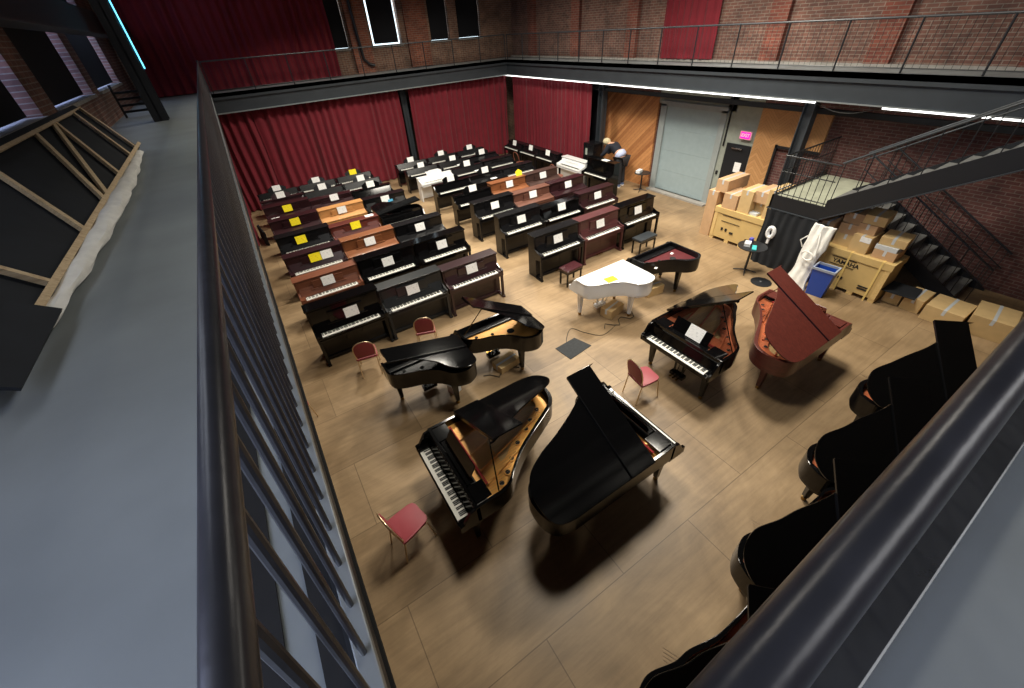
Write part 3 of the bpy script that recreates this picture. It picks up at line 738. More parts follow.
# loose leaves lying on key lids
for (lab, x, y, z) in (('white leaf on the left end of the sixth row dark piano, left block', .1, 15.68, .80), ('white leaf on the seventh row low piano lid, left block', .1, 17.05, .80),
                       ('white leaf on the keys of the back row low piano, left block right column', 4.0, 18.25, .745), ('white leaf on the seventh row low piano, left block right column', 4.05, 17.05, .745),
                       ('white leaf at the right end of the red mahogany piano top', 2.6, 12.8, 1.083), ('white leaf on the black piano keys near the white console', 8.1, 15.67, .75),
                       ('white leaf on the keys of the back row low piano, right block left column', 6.4, 18.25, .75), ('white leaf on the keys of the seventh row low piano, right block left column', 6.4, 17.05, .75),
                       ('white leaf on the keys of the seventh row low piano, right block middle column', 7.95, 17.05, .75), ('white leaf on the keys of the back row low piano, right block right column', 9.5, 18.25, .75),
                       ('white leaf on the closed black console, fifth row of the right block', 7.95, 14.1, .81)):
    sheet(lab, x, y, z, 'paper', flat=True, w=.26, h=.19, group='loose leaves lying on pianos')
single('face_mask', M['bluemask'], lambda bm: box(bm, -.09, .09, -.002, .002, 0, .08), 'light blue packet below the white sheet on a black piano', 'packet', (3.75, 14.05+.14, .878))
# pianos on the right side facing left
for (yy, mt, H, sty, lab) in ((17.72, 'satin', 1.0, 'tall', 'satin black upright farthest back on the right side, facing left'),
                              (16.35, 'satin', 1.0, 'tall', 'satin black upright on the right side, behind the bentwood chair'),
                              (15.05, 'satin', 1.0, 'tall', 'satin black upright on the right side beside the white piano'),
                              (11.75, 'black', 1.26, 'tall', 'tall black upright beside the column, facing left')):
    upright(mt, lab, 11.12, yy, -PI/2, H, False, 'upright pianos along the right side', sty, W=1.28 if H < 1.1 else 1.48)
    if H < 1.1: sheet('white price sheet on the ' + lab, 11.12+.165, yy-.05, .878, 'paper', -PI/2)
wp = upright('white_piano', 'white upright piano on the right side, facing left', 11.12, 13.35, -PI/2, 1.0, False, 'upright pianos along the right side', 'tall')
sheet('white leaf standing on top of the tall black upright by the column', 11.5, 11.6, 1.262, 'paper', -PI/2, flat=True, group='loose leaves lying on pianos')
single('yellow_card', M['yellow'], lambda bm: prism(bm, [(-.13, 0), (.13, 0), (.15, .14), (.02, .22), (-.12, .15)], 0, .004, Matrix.Rotation(R(65), 4, 'X')), 'crumpled yellow card on top of the orange brown piano at the back', 'card', (8.3, 12.78, 1.121))

# ---- grand pianos
def cat(pts, k=6):
    out = []; n = len(pts)
    for i in range(n-1):
        p0 = Vector(pts[max(i-1, 0)]); p1 = Vector(pts[i]); p2 = Vector(pts[i+1]); p3 = Vector(pts[min(i+2, n-1)])
        for q in range(k):
            t = q/k
            v = .5*((2*p1)+(p2-p0)*t+(2*p0-5*p1+4*p2-p3)*t*t+(3*p1-p0-3*p2+p3)*t**3)
            out.append((v.x, v.y))
    out.append(tuple(pts[-1])); return out

def outline(W, L, y0, cheek, inset=0):
    """closed CCW outline seen from above (bass at -x, tail at +y)"""
    h = W/2-inset; L = L-inset
    curve = cat([(h, cheek-inset*.3), (h-.05, cheek+.16), (h-.20, cheek+.32), (h-.40, cheek+.44+(L-1.5)*.25), (h-.56, cheek+.60+(L-1.5)*.5),
                 (h-.68, L-.34), (h-.82, L-.10), (h-1.02, L), (-h+.20, L-.015), (-h+.05, L-.12), (-h, L-.32)])
    return [(-h, y0), (h, y0)]+curve

def mini_outline(W, L, y0, inset=0):
    h = W/2-inset; L = L-inset
    curve = cat([(h, .50-inset*.3), (h-.05, .62), (h-.22, .72), (h-.5, .82), (h-.75, .98), (h-.92, L-.08), (h-1.12, L), (-h+.16, L-.02), (-h+.03, L-.12), (-h, L-.32)])
    return [(-h, y0), (h, y0)]+curve

def grand(label, loc, rz, L=2.0, W=1.48, body='black', plate='gold', lid=35, flap='folded', mini=False, open_keys=True, lidmat=None, desk=True, sheet_on=False, strings=True, prop=True, group='grand pianos', felt=True):
    r = thing('grand_piano', label, 'piano', loc, rz, group)
    m = M[body]; lm = M[lidmat] if lidmat else m
    OUT = (lambda y0, ins=0: mini_outline(W, L, y0, ins)) if mini else (lambda y0, ins=0: outline(W, L, y0, .62, ins))
    h = W/2; fold = .68 if not mini else .34; yb = .26
    def rim(bm):
        o = OUT(0.0); i = OUT(0.0, .045)
        o2 = [p for p in OUT(.24)]; i2 = [(a, max(b, .285)) for a, b in OUT(.285, .045)]
        wall(bm, o2, i2, .70, 1.0)
        for s in (-1, 1):                        # arms
            a, b = sorted((s*h, s*(h-.045))); prism_x(bm, [(0, .66), (.3, .66), (.3, .99), (.16, .96), (.06, .80), (0, .78)], a, b)
        prism(bm, OUT(.0, .01), .66, .71)           # bottom / key bed
        box(bm, -h+.045, h-.045, 0, .02, .70, .735)
        for s in (-1, 1):
            a, b = sorted((s*(h-.045), s*.617)); box(bm, a, b, .02, .2, .70, .77)
    part('rim', None, m, rim, r, bevel=.006)
    if open_keys:
        k = part('keyboard', 'gk', M['ivory'], keys_white, r, loc=(0, .022, .005))
        part('black_keys', 'k', M['ebony'], keys_black, k)
        part('fallboard', (W, 'f'), m, lambda bm: prism_x(bm, [(.18, .74), (.22, .74), (.27, .93), (.255, .94), (.235, .92)], -h+.05, h-.05), r, bevel=.002)
    else:
        part('fallboard', (W, 'c'), m, lambda bm: prism_x(bm, [(.02, .76), (.05, .80), (.26, .86), (.26, .82), (.03, .745)], -h+.05, h-.05), r, bevel=.002, label='closed key cover')
    if lid is not None and lid > 0 or lid == -1:
        part('soundboard', None, M['spruce'], lambda bm: prism(bm, OUT(.45, .05), .80, .82), r)
        # plate: ring with struts
        pm = M[plate]
        def pl(bm):
            o = OUT(.34, .05); i = [(a, b) for a, b in OUT(.62, .05)]
            cx = sum(a for a, b in i)/len(i); cy = sum(b for a, b in i)/len(i)
            i2 = [(cx-.14+(a-cx)*(.60), cy-.03+(b-cy)*.68) for a, b in i]
            if mini:
                prism(bm, OUT(.36, .05), .86, .875)
            else:
                wall(bm, o, i2, .86, .885)
                for x0, x1, ya, yb2 in ((-.35, -.62, .55, L-.3), (-.05, -.40, .55, L-.22), (.25, -.05, .55, L-.45 if L > 1.8 else L-.5), (.48, .25, .55, .55+(L-.55)*.42)):
                    tube(bm, [(x0, ya, .90), (x1, yb2, .90)], .018, 6)
        q = part('plate', None, pm, pl, r, bevel=.003)
        if not mini:
            cv = OUT(.62, .15)[2:]
            for t in range(7):
                x, y = cv[4+t*5]
                g = part('plate_hole', 'ph%s' % plate, pm, lambda bm: lathe(bm, [(.052, .885), (.050, .897), (.036, .897)], 0, 0, 16), r, loc=(x, y, 0))
                part('hole_opening', 'ph', M['dark'], lambda bm: lathe(bm, [(.034, .897), (.034, .899)], 0, 0, 14), g)
        else:
            for (px, py, rr) in ((.42, .52, .035), (.12, .62, .035), (-.22, .74, .075)):
                part('plate_hole', None, M['dark'], lambda bm: lathe(bm, [(rr, .875), (rr*.9, .885)], px, py, 16), r)
        part('pin_block', None, M['dark'] if not mini else M['satin'], lambda bm: box(bm, -h+.05, h-.05, .28, .44, .84, .905), r, bevel=.004)
        if strings and not mini:
            def strg(bm):
                for i in range(36):
                    f = i/35; x0 = -h+.12+f*(W-.26)
                    if f < .25: x1 = x0+.42; y1 = L-.26
                    else: x1 = x0-.16*(1-f); y1 = .7+(L-.98)*(1-(f-.25)/.75)**.85
                    tube(bm, [(x0, .46, .925), (x1, y1, .925)], .0022, 4)
            q = part('strings', None, M['string'], strg, r); q['kind'] = 'stuff'
            if felt:
                part('damper_rail', None, M['felt'], lambda bm: box(bm, -h+.12, h-.25, .52, .55, .93, .945), r)
    if desk and open_keys and not mini and lid:
        T = Matrix.Translation((0, .36, 1.0)) @ Matrix.Rotation(R(62), 4, 'X')
        d = part('music_desk', None, m, lambda bm: (box(bm, -.36, .36, 0, .24, 0, .014, T), box(bm, -.40, .40, .30, .40, .985, 1.0), box(bm, -h+.06, -.42, .27, .50, .985, 1.0), box(bm, .42, h-.06, .27, .50, .985, 1.0)), r, bevel=.003)
    # lid
    if lid == 0:
        part('lid', None, lm, lambda bm: prism(bm, OUT(.22, -.012), 1.0, 1.022), r, bevel=.005)
        part('lid_seam', None, M['dark'], lambda bm: box(bm, -h, h, .56, .566, 1.0225, 1.0245), r)
    elif lid is not None and lid > 0:
        T = Matrix.Translation((-h-.01, 0, 1.0)) @ Matrix.Rotation(-R(lid), 4, 'Y') @ Matrix.Translation((h+.01, 0, 0))
        def lidf(bm):
            pts = OUT(fold, -.012); prism(bm, pts, 0, .022, T)
        l = part('lid', None, lm, lidf, r, bevel=.004)
        if flap == 'folded':
            part('front_flap', None, lm, lambda bm: box(bm, -h-.012, h+.012, fold+.005, fold+.41, .026, .046, T), r, bevel=.004, label='front lid flap folded back')
            part('hinge', None, M['satin'] if body != 'redmah' else M['darkmah'], lambda bm: box(bm, -h, h, fold+.41, fold+.418, .02, .048, T), r)
        if prop:
            top = T @ Vector((h*.55, .75 if not mini else .6, 0)); bx = h-.06
            part('prop_stick', None, m, lambda bm: tube(bm, [(bx, (.60 if not mini else .46), .98), (top.x, top.y, top.z)], .009, 6), r)
    # legs
    def leg(bm):
        bmesh.ops.create_cone(bm, cap_ends=True, segments=4, radius1=.045, radius2=.085, depth=.60, matrix=Matrix.Translation((0, 0, .37)) @ Matrix.Rotation(PI/4, 4, 'Z'))
    for (lx, ly) in ((-h+.16, .24), (h-.16, .24), (-h+.42, L-.32)):
        g = part('leg', 'gl' if not mini else 'gm', m, leg, r, bevel=.004, loc=(lx, ly, 0))
        part('caster', 'c', M['caster'], lambda bm: (lathe(bm, [(.02, .0), (.035, .01), (.035, .06), (.02, .07)], 0, 0, 12)), g)
    ly = part('pedal_lyre', 'ly', m, lambda bm: (box(bm, -.10, -.07, .30, .33, .12, .66), box(bm, .07, .10, .30, .33, .12, .66), box(bm, -.14, .14, .26, .38, .07, .14), tube(bm, [(-.06, .38, .12), (-.1, .6, .66)], .008, 6), tube(bm, [(.06, .38, .12), (.1, .6, .66)], .008, 6)), r)
    for dx in (-.07, 0, .07): part('pedal', 'gp', M['brass'], lambda bm: prism(bm, [(-.012, 0), (.012, 0), (.02, -.08), (0, -.1), (-.02, -.08)], .085, .095), ly, loc=(dx, .26, 0))
    return r

G = 'grand pianos'
grand('black grand piano with gold plate and keys facing the left railing, front centre', (.52, 3.2, 0), -PI/2, L=2.12, plate='gold', lid=30)
grand('large black grand piano nested beside the gold-plated one, lid top towards the camera', (3.66, 2.44, 0), PI/2, L=2.30, plate='gold', lid=28)
grand('black grand piano with copper plate and white sheet on its desk, right of centre', (5.08, 3.08, 0), -PI/2, L=1.98, plate='copper', lid=35)
grand('red mahogany grand piano with its lid up, beside the copper-plated black one', (8.22, 2.38, 0), PI/2, L=2.18, body='redmah', plate='copper', lid=29)
grand('small white grand piano with closed lid and yellow sheet', (5.88, 6.06, 0), PI, L=1.30, W=1.44, body='white_piano', lid=0, mini=True, open_keys=False)
grand('small black grand piano with dark red inside, right of the white one', (7.55, 6.06, 0), PI, L=1.25, W=1.42, body='satin', plate='redplate', lid=-1, mini=True, open_keys=False)
grand('small black grand piano with lid slightly raised, nearest the folding chairs', (1.37, 5.98, 0), PI, L=1.28, W=1.42, body='black', plate='satin', lid=14, mini=True, open_keys=False, prop=False)
grand('small black grand piano with orange plate showing, left of the floor mat', (2.86, 6.04, 0), PI, L=1.30, W=1.42, body='black', plate='gold', lid=30, mini=True, open_keys=False)
grand('baby grand piano with raised lid inside the fourth row of the left block', (3.60, 12.36, 0), 0, L=1.42, W=1.42, body='black', plate='satin', lid=7, mini=True, prop=False)
for (x, y, L, lab) in ((7.98, -.36, 2.0, 'farthest of the four black grands along the near gallery, tall front flap showing'),
                       (6.2, -.5, 1.95, 'second farthest of the four black grands along the near gallery'),
                       (4.45, -.70, 1.95, 'third of the four black grands along the near gallery, brass caster visible'),
                       (2.65, -.90, 1.9, 'nearest of the four black grands, cut by the near railing')):
    grand(lab, (x, y, 0), PI/4, L=L, W=1.37, plate='copper', lid=35, desk=False)
sheet('white price sheet on the desk of the copper-plated black grand', 5.08+.335, 3.0, 1.012, 'paper', -PI/2, tilt=30, w=.3, h=.24)
sheet('yellow price sheet lying on the small white grand piano', 5.75, 5.35, 1.024, 'yellow', PI*.97, flat=True, w=.27, h=.2)
q = sheet('white price sheet lying on the small black grand with orange plate', 3.3, 5.45, 1.199, 'paper', 0, flat=True, w=.2, h=.14); q.rotation_euler = (0, R(30), 0)
for k, (x, y) in enumerate(((7.1, 5.25), (7.55, 5.3), (7.95, 5.5))):
    sheet('small white tag inside the dark red small grand, %s of three' % ('leftmost', 'middle', 'rightmost')[k], x, y, .877, 'paper', .3, flat=True, w=.09, h=.06, group='tags inside the small grand')

# boxes and cables under small grands
def cardbox(label, x, y, z, sx, sy, sz, rz=0, m='card', group=None, flaps=True, name='cardboard_box'):
    r = thing(name, label, 'box', (x, y, z), rz, group)
    part('carton', None, M[m], lambda bm: box(bm, -sx/2, sx/2, -sy/2, sy/2, 0, sz), r, bevel=.006)
    if flaps:
        part('tape_strip', None, M['tape'], lambda bm: (box(bm, -sx/2-.001, sx/2+.001, -.025, .025, sz, sz+.002), box(bm, -sx/2-.002, -sx/2, -.025, .025, sz-.12, sz)), r)
    return r
UG = 'boxes under the small grands'
cardbox('flat cardboard box under the small white grand piano', 5.95, 5.4, 0, .5, .3, .22, .2, group=UG)
cardbox('cardboard box under the small black grand with red inside', 7.35, 5.45, 0, .5, .32, .24, -.1, group=UG)
cardbox('pale box under the small black grand with orange plate', 2.95, 5.35, 0, .5, .3, .16, .15, group=UG)
cardbox('white box on the floor behind the leftmost small grand', 1.75, 5.35, 0, .18, .2, .16, .3, m='white', flaps=False)
cardbox('pale board block under the large front black grand', 2.9, 2.15, 0, .6, .12, .14, 0, m='plaster', flaps=False)
for k, (cx, cy) in enumerate(((5.9, 5.3), (2.9, 5.5))):
    pts = [(cx-.5+.12*i, cy-.25+.12*math.sin(i*1.7+k), .012) for i in range(9)]
    single('power_cable', M['cable'], lambda bm: tube(bm, [(x, y, z) for x, y, z in [(p[0], p[1], .012) for p in pts]], .009, 6), ('black cable lying under the small white grand', 'black cable lying under the small grand with orange plate')[k], 'cable')
pts = [(5.7, 5.0), (5.2, 4.9), (4.95, 5.2), (4.8, 5.5), (4.5, 5.3), (4.35, 5.1)]
single('power_cable', M['cable'], lambda bm: tube(bm, [(a, b, .008) for a, b in cat(pts, 5)], .006, 6), 'thin cable running from the white grand to the floor mat', 'cable')
single('floor_mat', M['mat'], lambda bm: prism(bm, [(4.08, 5.16), (4.12, 4.70), (4.76, 4.78), (4.64, 5.2)], .0, .012), 'dark rectangular floor mat at the centre of the hall', 'mat')

# ------------------------------------------------------------------ chairs and benches
def chair(label, x, y, rz):
    r = thing('banquet_chair', label, 'chair', (x, y, 0), rz, 'red banquet chairs')
    def sq(s, a=.0): return cat([(-s, -s*.9), (-s*.98, 0), (-s*.8, s*.92), (0, s), (s*.8, s*.92), (s*.98, 0), (s, -s*.9), (s*.85, -s), (0, -s*1.02), (-s*.85, -s), (-s, -s*.9)], 3)[:-1]
    part('seat', 'bc', M['redseat'], lambda bm: (prism(bm, sq(.21), .43, .475),), r, bevel=.014, smooth=True)
    T = Matrix.Translation((0, -.20, .50)) @ Matrix.Rotation(R(100), 4, 'X')
    bk = cat([(-.17, 0), (-.19, .15), (-.17, .30), (-.09, .38), (0, .395), (.09, .38), (.17, .30), (.19, .15), (.17, 0)], 4)
    part('backrest', 'bc', M['redback'], lambda bm: prism(bm, bk[::-1], -.018, .018, T), r, bevel=.01, smooth=True)
    def fr(bm):
        e = [T @ Vector((a*1.06, b*1.04, 0)) for a, b in bk]
        tube(bm, e, .011, 8)
    part('back_frame', 'bc', M['chairmetal'], fr, r, smooth=True)
    for s in (-1, 1):
        part('leg', 'bcf%d' % s, M['chairmetal'], lambda bm: tube(bm, [(s*.18, .17, .43), (s*.20, .22, 0)], .011, 8), r)
        part('leg', 'bcr%d' % s, M['chairmetal'], lambda bm: tube(bm, [(s*.185, -.20, .53), (s*.185, -.19, .42), (s*.19, -.26, 0)], .011, 8), r)
    part('seat_frame', 'bc', M['chairmetal'], lambda bm: tube(bm, [(-.18, .17, .425), (-.19, -.19, .425), (.19, -.19, .425), (.18, .17, .425)], .010, 8, True), r)
    return r
chair('red banquet chair at the keys of the gold-plated black grand', .02, 3.12, -PI/2+.25)
chair('red banquet chair at the keys of the copper-plated black grand', 4.55, 3.2, -PI/2-.15)
chair('red banquet chair before the front left black upright, left of two', .60, 6.98, -.2)
chair('red banquet chair before the front row, right of two', 1.92, 7.0, -.35)
chair('red banquet chair almost hidden behind the left railing', -.92, 6.15, -PI/2-.3)

def bench(label, x, y, rz, top, w=.56, d=.34):
    r = thing('piano_bench', label, 'bench', (x, y, 0), rz, 'piano benches')
    part('seat', top, M[top], lambda bm: box(bm, -w/2, w/2, -d/2, d/2, .42, .49), r, bevel=.018, smooth=True)
    part('seat_frame', 'b', M['satin'], lambda bm: box(bm, -w/2+.01, w/2-.01, -d/2+.01, d/2-.01, .37, .42), r)
    for sx in (-1, 1):
        for sy in (-1, 1):
            part('leg', 'b', M['satin'], lambda bm: prism(bm, [(-.018, -.018), (.018, -.018), (.018, .018), (-.018, .018)], 0, .38), r, loc=(sx*(w/2-.04), sy*(d/2-.04), 0))
bench('piano bench with maroon leather seat before the front left upright of the right block', 6.1, 7.1, .08, 'bench_mar')
bench('piano bench with dark grey seat before the rightmost front upright', 8.9, 7.15, .03, 'bench_blk', .7)
def bentchair(label, x, y, rz):
    r = thing('wooden_chair', label, 'chair', (x, y, 0), rz)
    part('seat', None, M['bentwood'], lambda bm: lathe(bm, [(.2, .43), (.22, .44), (.22, .46), (.19, .465)], 0, 0, 20), r)
    part('backrest', None, M['bentwood'], lambda bm: tube(bm, cat3([(-.19, -.17, .0), (-.2, -.2, .45), (-.2, -.26, .8), (-.1, -.29, .93), (0, -.3, .95), (.1, -.29, .93), (.2, -.26, .8), (.2, -.2, .45), (.19, -.17, 0)]), .014, 8), r, smooth=True)
    for s in (-1, 1): part('leg', None, M['bentwood'], lambda bm: tube(bm, [(s*.16, .14, .44), (s*.19, .2, 0)], .015, 8), r)
    return r
def cat3(pts, k=5):
    out = []; n = len(pts)
    for i in range(n-1):
        p0 = Vector(pts[max(i-1, 0)]); p1 = Vector(pts[i]); p2 = Vector(pts[i+1]); p3 = Vector(pts[min(i+2, n-1)])
        for q in range(k):
            t = q/k; out.append(.5*((2*p1)+(p2-p0)*t+(2*p0-5*p1+4*p2-p3)*t*t+(3*p1-p0-3*p2+p3)*t**3))
    out.append(Vector(pts[-1])); return out
bentchair('bentwood chair in front of the black uprights on the right side', 10.72, 16.3, -PI/2)
bentchair('bentwood chair in front of the white upright piano', 10.7, 13.5, -PI/2)

# ------------------------------------------------------------------ tables, bin, cloth, boxes
def cafe_table(label, x, y, top=.34, h=.73):
    r = thing('cafe_table', label, 'table', (x, y, 0))
    part('table_top', top, M['steel_dk'], lambda bm: lathe(bm, [(top-.01, h-.025), (top, h-.02), (top, h), (top-.01, h)], 0, 0, 32), r)
    part('pedestal', h, M['steel_dk'], lambda bm: lathe(bm, [(.03, .05), (.028, h-.03), (.09, h-.025)], 0, 0, 14), r)
    for k in range(4):
        a = k*PI/2+.5
        part('foot', None, M['steel_dk'], lambda bm: tube(bm, [(0, 0, .06), (.27*math.cos(a), .27*math.sin(a), .02)], .02, 6, r2=.012), r)
cafe_table('round black cafe table in front of the cardboard crates', 10.05, 4.68)
cafe_table('small round black table before the diagonal plank wall', 12.78, 10.85, .3, .7)
single('table_base', M['steel_dk'], lambda bm: lathe(bm, [(.24, 0), (.24, .012), (.05, .03), (.03, .05)], 0, 0, 24), 'flat round dark base on the floor behind the red mahogany lid', 'base', (9.85, 4.1, 0))
cardbox('white tissue box on the round cafe table', 9.98, 4.78, .73, .2, .14, .09, .4, m='white', flaps=False, name='tissue_box')
single('small_carton', M['purple'], lambda bm: box(bm, -.05, .05, -.04, .04, 0, .12), 'small purple carton behind the tissue box on the cafe table', 'carton', (10.2, 4.83, .73), bevel=.004)
single('card_stack', M['teal'], lambda bm: box(bm, -.13, .13, -.05, .05, 0, .03), 'low teal packet on the cafe table', 'packet', (9.95, 4.58, .73), .5, bevel=.004)
cardbox('white carton on the small table by the plank wall', 12.7, 10.95, .70, .28, .16, .1, .3, m='white', flaps=False, name='white_carton')
# hanging white jug/clipboard on the skirt
r = thing('cable_reel', 'white plastic reel hanging on the black cloth beside the cafe table', 'reel', (10.62, 4.62, .95))
part('loop', None, M['white'], lambda bm: tube(bm, [(0, .075*math.cos(a), .13*math.sin(a)) for a in [k*2*PI/14 for k in range(14)]], .05, 8, True), r, smooth=True)
part('grip', None, M['white'], lambda bm: box(bm, -.03, .03, -.03, .03, -.3, -.17), r, bevel=.01)
# blue recycling bin
b = thing('recycling_bin', 'tall blue plastic bin beside the branded piano crate', 'bin', (10.33, 3.05, 0), .1)
def binf(bm):
    o0 = [(-.13, -.17), (.13, -.17), (.13, .17), (-.13, .17)]
    lo = [bm.verts.new((a, c, 0)) for a, c in o0]; hi = [bm.verts.new((a*1.3, c*1.3, .70)) for a, c in o0]
    ih = [bm.verts.new((a*1.22, c*1.24, .70)) for a, c in o0]; il = [bm.verts.new((a*.92, c*.94, .03)) for a, c in o0]
    bm.faces.new(lo[::-1]); bm.faces.new(il)
    for i in range(4):
        j = (i+1) % 4
        bm.faces.new((lo[i], lo[j], hi[j], hi[i])); bm.faces.new((hi[i], hi[j], ih[j], ih[i])); bm.faces.new((ih[i], ih[j], il[j], il[i]))
part('tub', None, M['bluebin'], binf, b, bevel=.006)
part('bag_rim', None, M['binrim'], lambda bm: wall(bm, [(-.185, -.235), (.185, -.235), (.185, .235), (-.185, .235)], [(-.155, -.20), (.155, -.20), (.155, .20), (-.155, .20)], .655, .715), b, bevel=.006)
# white cloth bundle leaning on the skirt
def bundle(bm):
    n, mrows = 14, 12
    g = []
    for j in range(mrows+1):
        t = j/mrows; row = []
        w = .40-.12*math.sin(PI*min(1, t*1.3)) if t < .75 else .30+.05*t
        for i in range(n+1):
            s = i/n-.5
            x = 10.18+.42*t+.018*math.sin(i*1.1+j*.3)*(.4+t); y = 3.52+s*w*1.3+.012*math.sin(j*1.3)
            row.append((x-.05*math.cos(s*PI), y, .02+1.46*t))
        g.append(row)
    A = [[bm.verts.new(p) for p in row] for row in g]; B = [[bm.verts.new((p[0]+.07, p[1], p[2])) for p in row] for row in g]
    for j in range(mrows):
        for i in range(n):
            bm.faces.new((A[j][i], A[j][i+1], A[j+1][i+1], A[j+1][i])); bm.faces.new((B[j][i+1], B[j][i], B[j+1][i], B[j+1][i+1]))
        bm.faces.new((A[j][0], A[j+1][0], B[j+1][0], B[j][0])); bm.faces.new((A[j+1][n], A[j][n], B[j][n], B[j+1][n]))
    for i in range(n):
        bm.faces.new((A[0][i+1], A[0][i], B[0][i], B[0][i+1])); bm.faces.new((A[-1][i], A[-1][i+1], B[-1][i+1], B[-1][i]))
r = thing('folded_cover', 'long off-white cloth cover propped against the black skirting cloth', 'cloth', (0, 0, 0))
part('cloth', None, M['canvas'], bundle, r, smooth=True)
part('tie_cord', None, M['canvas'], lambda bm: (tube(bm, [(10.22+.03*math.cos(a), 3.5+.14*math.cos(a), .86+.1*math.sin(a)) for a in [k*PI/6 for k in range(12)]], .02, 6, True), tube(bm, [(10.25, 3.35, .9), (10.3, 3.4, 1.15), (10.45, 3.5, 1.35)], .018, 6), tube(bm, [(10.3, 3.7, 1.0), (10.28, 3.78, 1.15), (10.38, 3.7, 1.25)], .014, 6)), r, smooth=True)

def crate(label, x0, x1, y0, y1, h, logo=False):
    r = thing('shipping_crate', label, 'crate', ((x0+x1)/2, (y0+y1)/2, 0)); sx, sy = x1-x0, y1-y0
    part('carton', None, M['crate'], lambda bm: box(bm, -sx/2, sx/2, -sy/2, sy/2, .09, h-.10), r, bevel=.006)
    part('carton_lid', None, M['crate'], lambda bm: box(bm, -sx/2-.02, sx/2+.02, -sy/2-.02, sy/2+.02, h-.16, h), r, bevel=.006)
    for a in (-1, -.3, .3, 1): part('pallet_runner', None, M['cratewood'], lambda bm: box(bm, -sx/2, sx/2, a*sy/2-.06-.06*a, a*sy/2+.06-.06*a, 0, .09), r)
    for a in (-1, 1): part('corner_post', None, M['cratewood'], lambda bm: box(bm, -sx/2-.012, -sx/2, a*(sy/2-.05)-.05, a*(sy/2-.05)+.05, .09, h-.16), r)
    x = -sx/2-.013
    for (ya, yb, za, zb) in ((-.05, sy*.33, h*.80, h*.81), (-.05, sy*.33, h*.62, h*.63), (-sy*.36, -sy*.2, .22, .25), (-sy*.36, -sy*.2, .28, .31), (sy*.05, sy*.12, .3, .36), (sy*.18, sy*.22, .34, .42), (sy*.26, sy*.30, .34, .42)):
        part('printed_mark', None, M['ink'], lambda bm: box(bm, x-.001, x+.013, ya, yb, za, zb), r)
    if logo:
        t = link('lettering', text_mesh('YAMAHA', .13, M['ink'], 'lettering'), r, (-sx/2-.004, sy*.10, h*.705)); t.rotation_euler = (PI/2, 0, -PI/2)
        for yy in (.12, -sy*.36):
            part('strap', None, M['strap'], lambda bm: (box(bm, -sx/2-.028, -sx/2-.022, yy-.018, yy+.018, 0, h+.005), box(bm, -sx/2-.028, sx/2+.02, yy-.018, yy+.018, h, h+.006)), r)
    return r
crate('large piano crate with printed brand name and straps beside the blue bin', 10.86, 11.55, 2.08, 3.45, .98, True)
crate('large plain piano crate behind the round cafe table', 11.15, 11.85, 5.0, 6.55, .98)
cardbox('tall narrow pinkish carton standing at the left end of the crates', 11.45, 6.78, 0, .5, .32, 1.35, 0, 'card2')
BG = 'cartons stacked on the plain crate'; BH = 'cartons stacked on the branded crate'
cardbox('pinkish long carton on top of the stack nearest the shutter', 11.75, 6.6, 1.35, 1.0, .36, .34, 0, 'card2', BG)
cardbox('pinkish carton on the left end of the plain crate', 11.5, 6.2, .98, .7, .42, .42, 0, 'card2', BG)
cardbox('long carton upright on the plain crate, second from its left end', 11.55, 5.78, .98, .75, .34, .62, 0, 'card', BG)
cardbox('square carton in the recess on the plain crate', 11.75, 5.44, .98, .7, .3, .34, 0, 'card', BG)
cardbox('carton bridging the recess on top of the plain crate stack', 11.65, 5.42, 1.33, .8, .4, .30, 0, 'card2', BG)
cardbox('tall carton at the right end of the plain crate next to the landing', 11.6, 5.10, .98, .8, .30, .78, 0, 'card', BG)
cardbox('taped packet on the front edge of the plain crate', 11.3, 5.5, .98, .18, .22, .07, 0, 'tape', BG, False)
cardbox('pinkish carton behind the folded white cover', 11.25, 3.62, .0, .5, .26, 1.45, 0, 'card2')
cardbox('low carton at the back left of the branded crate stack', 11.3, 3.2, .98, .5, .42, .28, 0, 'card', BH)
cardbox('second carton up at the back left of the branded crate stack', 11.3, 3.2, 1.26, .5, .40, .24, 0, 'card2', BH)
cardbox('carton topmost at the back left of the branded crate stack', 11.35, 3.22, 1.50, .5, .38, .24, 0, 'card2', BH)
cardbox('carton with white labels in the middle of the branded crate', 11.2, 2.85, .98, .55, .36, .40, 0, 'card', BH)
cardbox('carton on top of the labelled carton on the branded crate', 11.3, 2.88, 1.38, .55, .34, .22, 0, 'card2', BH)
cardbox('topmost yellowish carton on the branded crate stack', 11.35, 2.85, 1.60, .6, .40, .2, .1, 'card', BH)
cardbox('low carton wrapped in shiny tape on the right of the branded crate', 11.2, 2.36, .98, .5, .42, .2, 0, 'card2', BH)
cardbox('flat carton under shiny wrap on the right of the branded crate', 11.2, 2.38, 1.18, .5, .40, .1, 0, 'tape', BH, False)
cardbox('open carton on top of the shiny wrapped one', 11.28, 2.36, 1.28, .55, .46, .17, .1, 'card', BH)
r = sheet('white label on the middle carton of the branded crate', 10.92, 2.78, 1.24, 'paper', -PI/2, tilt=0, w=.2, h=.12, group='labels on cartons')
FG = 'low cartons on the floor by the lower stair flight'
cardbox('low carton on the floor touching the branded crate', 11.4, 1.88, 0, .5, .30, .25, 0, 'card', FG)
cardbox('longer low carton on the floor, second from the branded crate', 11.42, 1.52, 0, .6, .34, .32, 0, 'card', FG)
cardbox('wide flat carton on the floor under the raised black lid', 11.35, .98, 0, .7, .62, .34, 0, 'card', FG)
cardbox('farthest wide carton on the floor, right of the others', 11.5, .35, 0, .75, .6, .42, .1, 'card', FG)
